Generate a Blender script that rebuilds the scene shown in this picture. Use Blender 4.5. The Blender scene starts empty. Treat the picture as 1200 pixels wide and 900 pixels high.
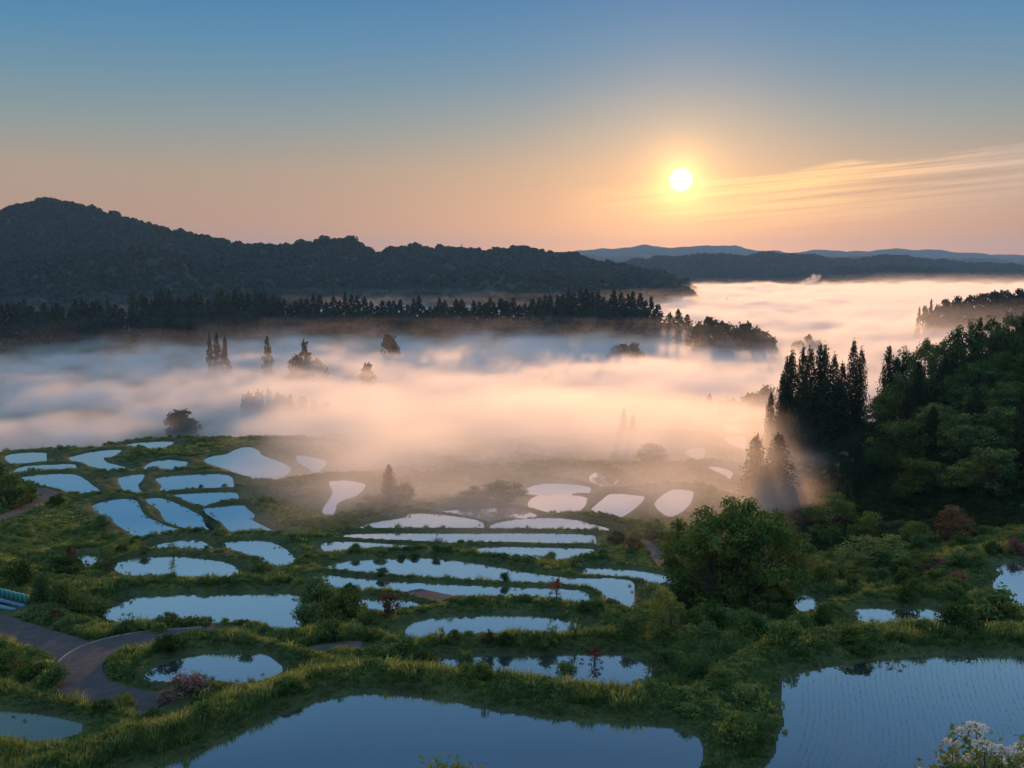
import bpy, math, random
import numpy as np
from mathutils import Vector, Matrix

random.seed(7)
RNG = np.random.default_rng(11)
SC = bpy.context.scene
COL = SC.collection
rad = math.radians

# ------------------------------------------------------------------ camera model
FPX = 1166.7                       # 35 mm lens on a 36 mm sensor, 1200 px wide photograph
PITCH = math.atan((450 - 305) / FPX)
CP, SP = math.cos(PITCH), math.sin(PITCH)

def ray(px, py):
    u, v = (px - 600) / FPX, (450 - py) / FPX
    return np.array([u, CP + v * SP, -SP + v * CP])

def W(px, py, z):                  # point of the sight line at height z
    d = ray(px, py)
    return d * (z / d[2])

def WD(px, py, dist):              # point of the sight line at a horizontal distance
    d = ray(px, py)
    return d * (dist / math.hypot(d[0], d[1]))

def az_dir(px):
    d = ray(px, 305)
    h = math.hypot(d[0], d[1])
    return d[0] / h, d[1] / h

cam_d = bpy.data.cameras.new('camera')
cam_d.sensor_width = 36; cam_d.lens = 35
cam_d.clip_start = 0.2; cam_d.clip_end = 60000
cam = bpy.data.objects.new('camera', cam_d); COL.objects.link(cam)
cam.rotation_euler = (math.pi / 2 - PITCH, 0, 0)
SC.camera = cam
SC.render.resolution_x, SC.render.resolution_y = 1024, 768

# ------------------------------------------------------------------ object helpers
def tag(o, label=None, cat=None, group=None, kind=None):
    if label: o['label'] = label
    if cat: o['category'] = cat
    if group: o['group'] = group
    if kind: o['kind'] = kind
    return o

def empty(name, loc=(0, 0, 0), rz=0):
    o = bpy.data.objects.new(name, None); COL.objects.link(o)
    o.location = loc; o.rotation_euler = (0, 0, rz); o.empty_display_size = 0.5
    return o

def mesh_data(name, V, F, mat=None, smooth=False, attrs=None):
    """V (n,3); F list of (k,m) index arrays (m = 3 or 4)."""
    me = bpy.data.meshes.new(name)
    V = np.asarray(V, np.float32)
    Fs = [np.asarray(f, np.int32) for f in (F if isinstance(F, list) else [F]) if len(f)]
    me.vertices.add(len(V)); me.vertices.foreach_set('co', V.ravel())
    nl = sum(f.size for f in Fs); nf = sum(len(f) for f in Fs)
    me.loops.add(nl); me.polygons.add(nf)
    me.loops.foreach_set('vertex_index', np.concatenate([f.ravel() for f in Fs]))
    tot = np.concatenate([np.full(len(f), f.shape[1], np.int32) for f in Fs])
    st = np.concatenate([[0], np.cumsum(tot)[:-1]]).astype(np.int32)
    me.polygons.foreach_set('loop_start', st)
    if smooth: me.polygons.foreach_set('use_smooth', np.ones(nf, bool))
    for k, a in (attrs or {}).items():
        at = me.attributes.new(k, 'FLOAT', 'POINT'); at.data.foreach_set('value', np.asarray(a, np.float32))
    me.update(calc_edges=True)
    if mat: me.materials.append(mat)
    return me

def obj(name, me, parent=None, loc=None):
    o = bpy.data.objects.new(name, me); COL.objects.link(o)
    if parent: o.parent = parent
    if loc is not None: o.location = loc
    return o

def struct(name, me):
    o = obj(name, me); o['kind'] = 'structure'; return o

class MB:
    """collects tubes, boxes and leaf faces"""
    def __init__(s): s.V = []; s.Q = []; s.T = []; s.A = []; s.n = 0
    def add(s, V, Q=None, T=None, tint=0.5):
        V = np.asarray(V, float).reshape(-1, 3)
        if Q is not None and len(Q): s.Q.append(np.asarray(Q, int) + s.n)
        if T is not None and len(T): s.T.append(np.asarray(T, int) + s.n)
        s.V.append(V); s.A.append(np.broadcast_to(np.asarray(tint, float), (len(V),)))
        s.n += len(V)
    def tube(s, pts, radii, k=6, cap=True):
        pts = np.asarray(pts, float); m = len(pts)
        t = np.gradient(pts, axis=0); t /= np.linalg.norm(t, axis=1)[:, None] + 1e-9
        ref = np.array([0.31, 0.95, 0.05])
        a = np.cross(t, ref); a /= np.linalg.norm(a, axis=1)[:, None] + 1e-9
        b = np.cross(t, a)
        th = np.arange(k) * 2 * math.pi / k
        ring = pts[:, None] + np.asarray(radii, float)[:, None, None] * (np.cos(th)[None, :, None] * a[:, None] + np.sin(th)[None, :, None] * b[:, None])
        i = np.arange(m - 1)[:, None] * k; j = np.arange(k)[None]; j2 = (j + 1) % k
        Q = np.stack([i + j, i + j2, i + k + j2, i + k + j], -1).reshape(-1, 4)
        T = []
        V = ring.reshape(-1, 3)
        if cap:
            V = np.vstack([V, pts[:1], pts[-1:]])
            T = [[j0, m * k, (j0 + 1) % k] for j0 in range(k)] + [[(m - 1) * k + j0, (m - 1) * k + (j0 + 1) % k, m * k + 1] for j0 in range(k)]
        s.add(V, Q, np.array(T) if len(T) else None)
    def box(s, c, size, rz=0):
        c = np.asarray(c, float); h = np.asarray(size, float) / 2
        v = np.array([[x, y, z] for x in (-1, 1) for y in (-1, 1) for z in (-1, 1)]) * h
        cz, sz = math.cos(rz), math.sin(rz)
        v = np.stack([v[:, 0] * cz - v[:, 1] * sz, v[:, 0] * sz + v[:, 1] * cz, v[:, 2]], 1) + c
        s.add(v, [[0, 1, 3, 2], [4, 6, 7, 5], [0, 4, 5, 1], [2, 3, 7, 6], [0, 2, 6, 4], [1, 5, 7, 3]])
    def leaves(s, P, size, nrm=None, tint=0.5, aspect=0.6, rng=RNG):
        """one folded leaf (two triangles as a rhombus) per point"""
        P = np.asarray(P, float); n = len(P)
        d = rng.normal(size=(n, 3))
        if nrm is not None: d = d * 0.7 + nrm
        d /= np.linalg.norm(d, axis=1)[:, None]
        r = rng.normal(size=(n, 3)); a = np.cross(d, r); a /= np.linalg.norm(a, axis=1)[:, None] + 1e-9
        b = np.cross(d, a)
        sz = np.broadcast_to(np.asarray(size, float), (n,)) * rng.uniform(0.7, 1.3, n)
        a = a * sz[:, None] * 0.5; b = b * sz[:, None] * 0.5 * aspect
        V = np.stack([P - a, P - 0.15 * a - b, P + a, P - 0.15 * a + b], 1).reshape(-1, 3)
        Q = np.arange(4 * n).reshape(-1, 4)
        s.add(V, Q, None, np.repeat(np.broadcast_to(np.asarray(tint, float), (n,)), 4))
    def data(s, name, mat, smooth=False):
        F = []
        if s.Q: F.append(np.concatenate(s.Q))
        if s.T: F.append(np.concatenate(s.T))
        return mesh_data(name, np.concatenate(s.V), F, mat, smooth, {'tint': np.concatenate(s.A)})

# ------------------------------------------------------------------ materials
def new_mat(name):
    m = bpy.data.materials.new(name); m.use_nodes = True
    nt = m.node_tree; nt.nodes.clear()
    out = nt.nodes.new('ShaderNodeOutputMaterial')
    return m, nt, out

def nd(nt, typ, **kw):
    n = nt.nodes.new(typ)
    for k, v in kw.items():
        if k.startswith('i_'): n.inputs[k[2:].replace('_', ' ')].default_value = v
        else: setattr(n, k, v)
    return n

def ramp(nt, stops):
    n = nt.nodes.new('ShaderNodeValToRGB'); e = n.color_ramp.elements
    while len(e) < len(stops): e.new(0.5)
    for el, (p, c) in zip(e, stops): el.position = p; el.color = (*c, 1)
    return n

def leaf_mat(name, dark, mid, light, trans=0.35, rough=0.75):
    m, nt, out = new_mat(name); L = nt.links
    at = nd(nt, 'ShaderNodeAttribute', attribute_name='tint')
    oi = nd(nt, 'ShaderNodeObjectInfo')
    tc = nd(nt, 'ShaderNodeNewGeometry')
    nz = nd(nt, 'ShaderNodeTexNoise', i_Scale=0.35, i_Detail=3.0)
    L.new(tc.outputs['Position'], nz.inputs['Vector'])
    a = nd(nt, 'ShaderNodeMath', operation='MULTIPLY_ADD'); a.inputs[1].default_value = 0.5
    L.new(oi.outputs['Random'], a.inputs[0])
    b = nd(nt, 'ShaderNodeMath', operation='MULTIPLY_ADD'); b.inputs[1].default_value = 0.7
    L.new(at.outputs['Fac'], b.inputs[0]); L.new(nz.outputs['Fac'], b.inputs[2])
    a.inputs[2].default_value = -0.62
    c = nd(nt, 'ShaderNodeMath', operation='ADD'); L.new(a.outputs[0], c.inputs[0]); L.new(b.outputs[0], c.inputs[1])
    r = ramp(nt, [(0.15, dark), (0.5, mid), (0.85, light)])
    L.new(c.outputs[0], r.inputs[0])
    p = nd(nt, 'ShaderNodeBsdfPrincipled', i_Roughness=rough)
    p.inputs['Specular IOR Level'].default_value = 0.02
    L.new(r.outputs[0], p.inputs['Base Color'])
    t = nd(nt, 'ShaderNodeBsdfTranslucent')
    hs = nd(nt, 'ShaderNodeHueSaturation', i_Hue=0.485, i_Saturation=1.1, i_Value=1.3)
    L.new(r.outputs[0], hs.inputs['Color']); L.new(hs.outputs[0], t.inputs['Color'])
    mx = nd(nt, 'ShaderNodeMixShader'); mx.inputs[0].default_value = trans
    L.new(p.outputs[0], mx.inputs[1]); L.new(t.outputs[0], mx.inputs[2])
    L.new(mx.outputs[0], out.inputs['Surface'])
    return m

def noise_mat(name, stops, scale=1.0, rough=0.9, detail=6.0, bump=0.0, bump_scale=None, spec=0.2):
    m, nt, out = new_mat(name); L = nt.links
    g = nd(nt, 'ShaderNodeNewGeometry')
    nz = nd(nt, 'ShaderNodeTexNoise', i_Scale=scale, i_Detail=detail, i_Roughness=0.62)
    L.new(g.outputs['Position'], nz.inputs['Vector'])
    r = ramp(nt, stops); L.new(nz.outputs['Fac'], r.inputs[0])
    p = nd(nt, 'ShaderNodeBsdfPrincipled', i_Roughness=rough)
    p.inputs['Specular IOR Level'].default_value = spec
    L.new(r.outputs[0], p.inputs['Base Color'])
    if bump:
        n2 = nd(nt, 'ShaderNodeTexNoise', i_Scale=bump_scale or scale * 6, i_Detail=5.0)
        L.new(g.outputs['Position'], n2.inputs['Vector'])
        bp = nd(nt, 'ShaderNodeBump', i_Strength=0.8, i_Distance=bump)
        L.new(n2.outputs['Fac'], bp.inputs['Height']); L.new(bp.outputs[0], p.inputs['Normal'])
    L.new(p.outputs[0], out.inputs['Surface'])
    return m

M_GRASS = leaf_mat('grass_blades', (0.040, 0.088, 0.027), (0.100, 0.168, 0.052), (0.25, 0.295, 0.105), 0.55)  # light tone raised so sunlit tips are painted into the blades
M_WEED = leaf_mat('weed_leaves', (0.032, 0.076, 0.024), (0.070, 0.132, 0.040), (0.15, 0.20, 0.062), 0.28)
M_BROAD = leaf_mat('broad_leaves', (0.018, 0.044, 0.012), (0.044, 0.086, 0.020), (0.105, 0.150, 0.036), 0.24)
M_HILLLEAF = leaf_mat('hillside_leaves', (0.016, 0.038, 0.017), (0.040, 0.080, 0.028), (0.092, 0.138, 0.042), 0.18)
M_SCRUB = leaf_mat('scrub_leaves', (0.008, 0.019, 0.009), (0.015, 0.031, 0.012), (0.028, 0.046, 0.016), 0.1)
M_FAR = leaf_mat('distant_leaves', (0.011, 0.024, 0.018), (0.015, 0.031, 0.022), (0.020, 0.038, 0.025), 0.0)
M_FRESH = leaf_mat('fresh_leaves', (0.040, 0.080, 0.020), (0.080, 0.132, 0.032), (0.145, 0.185, 0.050), 0.28)
M_LARCH = leaf_mat('feathery_leaves', (0.050, 0.062, 0.018), (0.085, 0.098, 0.028), (0.125, 0.125, 0.040), 0.4)
M_CEDAR = leaf_mat('conifer_needles', (0.010, 0.022, 0.012), (0.019, 0.036, 0.017), (0.035, 0.052, 0.022), 0.15)
M_RUST = leaf_mat('rusty_leaves', (0.05, 0.037, 0.022), (0.095, 0.068, 0.038), (0.16, 0.12, 0.065), 0.35)
M_RED = leaf_mat('red_leaves', (0.07, 0.020, 0.018), (0.14, 0.035, 0.030), (0.22, 0.07, 0.05), 0.35)
M_PINK = leaf_mat('pink_blossom', (0.09, 0.055, 0.05), (0.15, 0.09, 0.085), (0.25, 0.17, 0.15), 0.35)
M_WHITE = leaf_mat('cream_blossom', (0.42, 0.38, 0.32), (0.62, 0.55, 0.46), (0.80, 0.74, 0.64), 0.3)
M_BARK = noise_mat('bark', [(0.3, (0.030, 0.024, 0.018)), (0.7, (0.085, 0.068, 0.050))], 6, bump=0.02)
M_SOIL = noise_mat('grassy_soil', [(0.25, (0.022, 0.024, 0.012)), (0.5, (0.036, 0.052, 0.018)), (0.75, (0.072, 0.082, 0.032))], 0.35, bump=0.15, bump_scale=3)
M_FOREST_FLOOR = noise_mat('wooded_ground', [(0.3, (0.009, 0.019, 0.014)), (0.7, (0.018, 0.032, 0.020))], 0.02, bump=3, bump_scale=0.08)
M_ROAD = noise_mat('old_asphalt', [(0.3, (0.056, 0.052, 0.054)), (0.7, (0.090, 0.082, 0.083))], 1.2, rough=0.95, bump=0.004, bump_scale=40, spec=0.05)
M_KERB = noise_mat('kerb_concrete', [(0.3, (0.12, 0.115, 0.11)), (0.7, (0.22, 0.21, 0.20))], 2, rough=0.85)
# ------------------------------------------------------------------ traced paddies (photograph outlines laid on level water planes)
def crop(ox, oy, s, pts): return [(ox + x / s, oy + y / s) for x, y in pts]
def A(*p): return crop(0, 500, 3, p)
def B2(*p): return crop(350, 500, 2.647, p)
def C6(*p): return crop(800, 340, 3, p)
def R3c(*p): return crop(780, 550, 2.857, p)
def F4(*p): return crop(0, 650, 3, p)
DY = [480, 500, 540, 580, 610, 640, 665, 695, 735, 780, 830, 900]
DZ = [59.5, 57, 52, 46, 42, 38.5, 36, 33, 30, 27, 24, 24]
def drop(py): return float(np.interp(py, DY, DZ))
POND_PX = [
 A((20,105),(60,92),(155,90),(162,105),(160,118),(100,130),(50,128),(25,118)),
 A((50,155),(90,138),(180,132),(262,132),(250,155),(120,162),(60,164)),
 A((70,180),(130,168),(240,165),(290,180),(330,210),(350,230),(265,245),(200,225),(120,203),(72,195)),
 A((440,65),(500,54),(610,52),(560,68),(470,72)),
 A((243,108),(280,98),(340,85),(425,80),(400,95),(365,105),(375,125),(430,140),(465,155),(420,162),(370,150),(330,135),(270,122)),
 A((510,140),(540,122),(590,115),(660,125),(620,140),(560,158),(512,152)),
 A((415,185),(440,172),(505,166),(500,185),(485,200),(490,220),(505,235),(450,230),(430,215)),
 A((550,180),(640,170),(750,165),(800,170),(818,185),(812,220),(700,225),(570,235),(568,205)),
 A((600,240),(700,232),(820,230),(838,250),(835,268),(780,278),(710,282),(660,258)),
 A((720,290),(780,280),(850,275),(870,290),(895,310),(890,330),(960,365),(1000,382),(940,390),(840,382),(800,355),(770,325)),
 A((720,115),(760,100),(800,95),(830,80),(870,70),(910,85),(920,100),(960,115),(1025,148),(950,185),(880,193),(850,175),(800,145),(735,125)),
 A((325,280),(385,258),(440,252),(480,262),(500,300),(530,325),(590,350),(670,375),(600,390),(510,400),(470,375),(420,345),(370,310)),
 A((510,255),(560,250),(620,270),(700,310),(752,345),(740,362),(690,360),(620,340),(575,320),(555,285)),
 A((525,430),(570,410),(640,398),(700,400),(745,425),(755,440),(690,440),(600,438)),
 A((790,408),(850,400),(930,402),(985,420),(1020,445),(1047,480),(980,470),(900,450),(840,425)),
 A((400,490),(440,470),(500,460),(620,456),(720,465),(800,480),(835,500),(838,525),(820,548),(740,548),(690,535),(600,525),(520,510)),
 A((275,455),(300,452),(345,455),(365,462),(350,470),(305,475)),
 A((360,655),(420,625),(480,600),(560,592),(800,588),(1020,588),(1055,605),(1060,630),(1040,660),(1060,705),(1000,712),(850,715),(700,713),(600,710),(480,690),(400,675)),
 A((510,870),(560,840),(640,810),(740,795),(860,795),(930,800),(970,825),(995,855),(930,880),(850,893),(760,885),(650,880),(560,888)),
 A((1050,100),(1110,110),(1150,125),(1110,155),(1080,140),(1045,118)),
 B2((95,170),(150,165),(205,178),(190,200),(150,215),(120,235),(110,262),(75,262),(85,240),(105,205)),
 B2((180,318),(230,298),(270,290),(330,280),(350,268),(420,270),(500,280),(560,292),(575,308),(560,322),(400,322),(250,322)),
 B2((440,262),(520,255),(620,252),(690,258),(745,278),(700,288),(620,290),(560,285),(480,268)),
 B2((598,318),(610,300),(680,288),(780,282),(860,288),(920,305),(985,322),(880,322),(720,322)),
 B2((140,335),(240,330),(500,330),(760,330),(915,335),(918,350),(900,362),(640,360),(540,350),(400,350),(200,345)),
 B2((68,362),(140,355),(260,362),(400,372),(455,380),(350,388),(200,392),(130,396),(90,385)),
 B2((530,378),(640,372),(800,375),(905,378),(905,395),(820,395),(700,385)),
 B2((560,396),(640,394),(720,398),(748,410),(680,410),(600,404)),
 B2((95,430),(160,415),(300,408),(430,408),(560,425),(700,450),(850,470),(960,470),(1030,478),(1040,500),(1038,540),(990,530),(900,500),(760,482),(600,478),(440,470),(250,455),(110,440)),
 B2((20,470),(80,460),(160,468),(300,480),(480,490),(700,500),(840,505),(890,515),(902,535),(898,560),(840,560),(740,545),(600,525),(480,515),(300,505),(150,495),(40,478)),
 B2((180,540),(260,532),(340,540),(385,560),(345,572),(260,555)),
 B2((330,640),(345,615),(400,595),(500,588),(640,583),(760,590),(850,605),(895,625),(898,645),(830,655),(740,660),(560,668),(440,660),(350,660)),
 B2((430,725),(520,712),(700,710),(880,705),(980,706),(1040,720),(1075,740),(1098,755),(1040,775),(960,780),(860,770),(700,750),(560,740)),
 B2((880,440),(960,438),(1080,450),(1150,465),(1180,472),(1120,470),(1030,455)),
 B2((712,235),(740,215),(820,212),(890,218),(885,245),(840,265),(760,262),(720,250)),
 B2((905,262),(940,228),(975,207),(1050,212),(1072,220),(1040,250),(1000,268),(940,270)),
 [(767,590),(780,578),(793,573),(812,576),(808,590),(795,598),(778,598)],
 [(615,575),(640,566),(690,570),(680,582),(630,585)],
 [(690,560),(700,553),(715,556),(726,559),(718,571),(708,573),(700,565)],
 C6((165,447),(195,440),(232,440),(225,450),(180,453)),
 C6((140,475),(165,472),(200,485),(217,498),(210,513),(180,508),(155,495)),
 C6((148,520),(175,512),(215,515),(222,550),(195,545),(165,535)),
 C6((275,480),(300,473),(312,490),(308,510),(290,508)),
 C6((10,570),(35,555),(80,558),(72,585),(40,580)),
 C6((90,618),(130,622),(175,640),(165,652),(130,635)),
 C6((570,545),(610,543),(605,570),(580,568)),
 R3c((1095,395),(1105,370),(1125,345),(1105,325),(1150,315),(1300,315),(1350,420),(1200,435),(1140,415)),
 R3c((635,468),(690,462),(800,470),(880,465),(930,485),(965,515),(990,545),(930,540),(830,530),(740,530),(700,490)),
 R3c((430,440),(450,422),(490,425),(515,440),(500,455),(450,452)),
 R3c((390,720),(400,700),(470,680),(560,660),(700,640),(850,625),(1000,620),(1200,625),(1450,640),(1600,760),(1600,1000),(1500,1150),(900,1150),(340,1060),(365,960),(378,890),(397,850),(388,790)),
 [(140,905),(190,897),(230,885),(255,872),(300,850),(340,833),(400,815),(450,812),(520,820),(580,832),(650,842),(720,848),(780,852),(815,862),(824,880),(818,905),(800,950),(600,985),(300,985),(140,950)],
 F4((-160,545),(-60,540),(40,552),(140,562),(230,580),(290,597),(250,612),(120,632),(0,615),(-120,605)),
]
POND_Z = {45: -52.5, 46: -31.5, 47: -30.5, 49: -24.0, 50: -24.0, 51: -25.2}
def chaikin(P, it=2):
    P = np.asarray(P, float)
    for _ in range(it):
        Q = np.roll(P, -1, 0)
        P = np.stack([0.75 * P + 0.25 * Q, 0.25 * P + 0.75 * Q], 1).reshape(-1, 2)
    return P
def closed_curve(P, k):
    """smooth closed line through the traced points"""
    P = np.asarray(P, float); a, b, c, d = np.roll(P, 1, 0), P, np.roll(P, -1, 0), np.roll(P, -2, 0); out = []
    for t in np.arange(k) / k:
        out.append(0.5 * (2 * b + (c - a) * t + (2 * a - 5 * b + 4 * c - d) * t * t + (3 * b - a - 3 * c + d) * t ** 3))
    return np.stack(out, 1).reshape(-1, 2)
def sstep_(x, a, b):
    t = np.clip((x - a) / (b - a), 0, 1); return t * t * (3 - 2 * t)
PONDS = []
for i, pp in enumerate(POND_PX):
    cy = (min(p[1] for p in pp) + max(p[1] for p in pp)) / 2
    z = POND_Z.get(i, -drop(cy))
    w = closed_curve([W(x, y, z)[:2] for x, y in pp], 3)
    e = np.roll(w, -1, 0) - np.roll(w, 1, 0); nrm = np.stack([e[:, 1], -e[:, 0]], 1); nrm /= np.linalg.norm(nrm, axis=1)[:, None] + 1e-9
    if 0.5 * np.sum(w[:, 0] * np.roll(w[:, 1], -1) - np.roll(w[:, 0], -1) * w[:, 1]) < 0: nrm = -nrm
    rw = np.linalg.norm(w, axis=1)[:, None]; tow = -w / rw     # the near rim: room for the grass that leans over it
    w = w + tow * np.clip((nrm * tow).sum(1), 0, 1)[:, None] * np.minimum((0.45 + .60 * sstep_(rw, 75, 130)) * rw / abs(z), 6) * (0.4 if i == 18 else 1.9 if i in (32, 47) else 1)
    PONDS.append((z, w))

def seg_dist(X, Y, P, closed=True):
    """distance to a polyline and, when closed, the inside mask; also the index parameter of the nearest point"""
    n = len(P); best = np.full(X.shape, 1e9); par = np.zeros(X.shape); ins = np.zeros(X.shape, bool)
    for k in range(n if closed else n - 1):
        ax, ay = P[k]; bx, by = P[(k + 1) % n]
        ex, ey = bx - ax, by - ay; l2 = ex * ex + ey * ey + 1e-12
        t = np.clip(((X - ax) * ex + (Y - ay) * ey) / l2, 0, 1)
        d = np.hypot(X - ax - t * ex, Y - ay - t * ey)
        m = d < best; best[m] = d[m]; par[m] = k + t[m]
        if closed and ay != by:
            c = ((ay > Y) != (by > Y)) & (X < (bx - ax) * (Y - ay) / (by - ay) + ax)
            ins ^= c
    return best, ins, par

# ------------------------------------------------------------------ roads: (px, py) centre lines with z from the terraces
def catmull(P, k=8):
    P = np.asarray(P, float); out = []
    Q = np.vstack([2 * P[0] - P[1], P, 2 * P[-1] - P[-2]])
    for i in range(1, len(Q) - 2):
        for t in np.arange(k) / k:
            out.append(0.5 * (2 * Q[i] + (Q[i + 1] - Q[i - 1]) * t + (2 * Q[i - 1] - 5 * Q[i] + 4 * Q[i + 1] - Q[i + 2]) * t * t + (3 * Q[i] - Q[i - 1] - 3 * Q[i + 1] + Q[i + 2]) * t ** 3))
    out.append(P[-1]); return np.array(out)
ROAD_PX = [
 ([(262,741,-29.6),(232,744,-29.4),(190,747,-29.1),(150,752,-28.9),(117,761,-28.6),(97,774,-28.3),(91,790,-28.0),(103,807,-27.7),(140,820,-27.3),(190,826,-27.0)], 3.2),
 ([(370,762,-28.5),(400,758,-28.6),(425,757,-28.7)], 1.8),
 ([(-70,708,-31.0),(-30,722,-30.6),(5,734,-30.0),(40,746,-29.4),(75,757,-29.0),(97,771,-28.5)], 3.1),
 ([(-60,630,-40.2),(-10,612,-41.8),(25,598,-43.2),(50,586,-44.6),(60,579,-45.4),(46,574,-45.6),(25,572,-45.6)], 3.2),
 ([(480,692,-33.3),(500,697,-33.0),(525,702,-32.6)], 2.2),
 ([(752,632,-39.5),(764,642,-38.8),(770,654,-37.6),(780,668,-36.4)], 1.5),
]
ROADS = []
for pts, wd in ROAD_PX:
    w = np.array([W(*p) for p in pts])
    ROADS.append((catmull(w, 6), wd))

# ------------------------------------------------------------------ base terrain: thin-plate fit through ponds and hillside points
ctrl = []
for z, P in PONDS:
    for k in range(0, len(P), max(1, len(P) // 4)): ctrl.append((*P[k], z + 0.4))
def cg(px, py, d): ctrl.append(tuple(WD(px, py, d)))
def cz(px, d, z): s, c = az_dir(px); ctrl.append((d * s, d * c, z))
for px, py, d in [(1000,650,135),(1100,640,135),(1200,625,130),(1300,610,130),(1000,600,165),(1100,590,162),(1200,555,165),(1320,530,165),(1100,530,200),(1200,478,205),(1320,440,205),
                  (1200,424,240),(1260,400,245),(1350,385,245),(1130,452,255),(1060,482,268),(1000,512,272),(940,538,275),(1050,535,215),(985,556,225),(1500,380,240),(1500,520,165),
                  (940,600,185),(900,640,150),(840,650,130),(930,690,108),(850,728,78),(1000,700,100),(900,745,70),
                  (0,560,215),(-60,545,215),(-140,545,200),(-60,640,120),(-60,740,72),(30,775,60),(0,800,55),(-100,800,55),(60,640,122),(40,670,108),(130,690,98)]:
    cg(px, py, d)
for px, d, z in [(1130,330,-52),(1250,330,-42),(1400,330,-40),(1040,340,-62),(950,340,-64),(860,380,-66),(750,370,-64),(650,360,-63),(550,340,-61),(450,330,-60),(380,360,-62),(300,380,-70),(200,375,-71),(100,350,-70),(0,330,-69),(-120,320,-60),
                 (900,270,-57),(760,270,-55),(650,270,-53.5),(850,220,-51.5),(1100,460,-76),(1300,460,-76),(900,460,-77),(700,460,-76),(500,460,-76),(300,460,-76),(100,460,-76),(-100,460,-76),
                 (-200,250,-52),(-300,150,-40),(-300,80,-28),(1600,250,-22),(1600,150,-26),(1500,100,-24),(1500,70,-23)]:
    cz(px, d, z)
ctrl = np.array(ctrl)
def tps(r2): return np.where(r2 > 0, 0.5 * r2 * np.log(r2 + 1e-9), 0)
SCL = 100.0
cx = ctrl[:, :2] / SCL
K = tps(((cx[:, None] - cx[None]) ** 2).sum(-1)) + 0.004 * np.eye(len(cx))
Pm = np.hstack([np.ones((len(cx), 1)), cx])
sol = np.linalg.solve(np.block([[K, Pm], [Pm.T, np.zeros((3, 3))]]), np.concatenate([ctrl[:, 2], np.zeros(3)]))
def tps_eval(X, Y):
    sh = X.shape; q = np.stack([X.ravel(), Y.ravel()], 1) / SCL; out = np.zeros(len(q))
    for s in range(0, len(q), 20000):
        b = q[s:s + 20000]
        r2 = ((b[:, None] - cx[None]) ** 2).sum(-1)
        out[s:s + 20000] = tps(r2) @ sol[:-3] + sol[-3] + b @ sol[-2:]
    return out.reshape(sh)

def sstep(x, a, b):
    t = np.clip((x - a) / (b - a), 0, 1); return t * t * (3 - 2 * t)

# value noise in numpy
_tab = np.random.default_rng(3).random((256, 256))
def vnoise(x, y):
    xi, yi = np.floor(x).astype(int), np.floor(y).astype(int)
    fx, fy = x - xi, y - yi; fx = fx * fx * (3 - 2 * fx); fy = fy * fy * (3 - 2 * fy)
    g = lambda i, j: _tab[i % 256, j % 256]
    return (g(xi, yi) * (1 - fx) + g(xi + 1, yi) * fx) * (1 - fy) + (g(xi, yi + 1) * (1 - fx) + g(xi + 1, yi + 1) * fx) * fy
def fbm(x, y, o=4):
    s = 0; a = 0.5
    for k in range(o): s = s + a * (vnoise(x * 2 ** k + 17 * k, y * 2 ** k + 31 * k) - 0.5); a *= 0.5
    return s

# far relief, all by bearing (photo column) and distance
RIDGE_PX = [-400, -100, 0, 140, 200, 400, 600, 680, 760, 790, 850, 905, 960, 1100, 2000]
RIDGE_Z = [-58, -58, -59, -58, -54, -55, -56, -50, -54, -61, -62, -70, -82, -84, -84]
def px_of(X, Y):
    Yc = np.where(np.abs(Y) < 1e-3, 1e-3, Y)
    a = np.arctan2(X, Yc)
    a = np.clip(a, -1.2, 1.2)
    return 600 + FPX * np.tan(a) / CP
def far_z(X, Y):
    r = np.hypot(X, Y); p = px_of(X, Y)
    rz = np.interp(p, RIDGE_PX, RIDGE_Z)
    prof = np.exp(-((r - 905) / np.where(r < 905, 55., 110.)) ** 2)
    base = -76.0 - 8.0 * sstep(r, 900, 1100)
    z = base + (rz - base) * prof
    z2 = np.interp(p, [1040, 1085, 1110, 1160, 1200, 1300, 1600], [-84, -70, -58, -48, -44, -38, -30])
    prof2 = np.exp(-((r - 880) / 110.) ** 2)
    z = np.maximum(z, -84 + (z2 + 84) * prof2)
    return z + 3 * fbm(X / 60, Y / 60)

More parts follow.
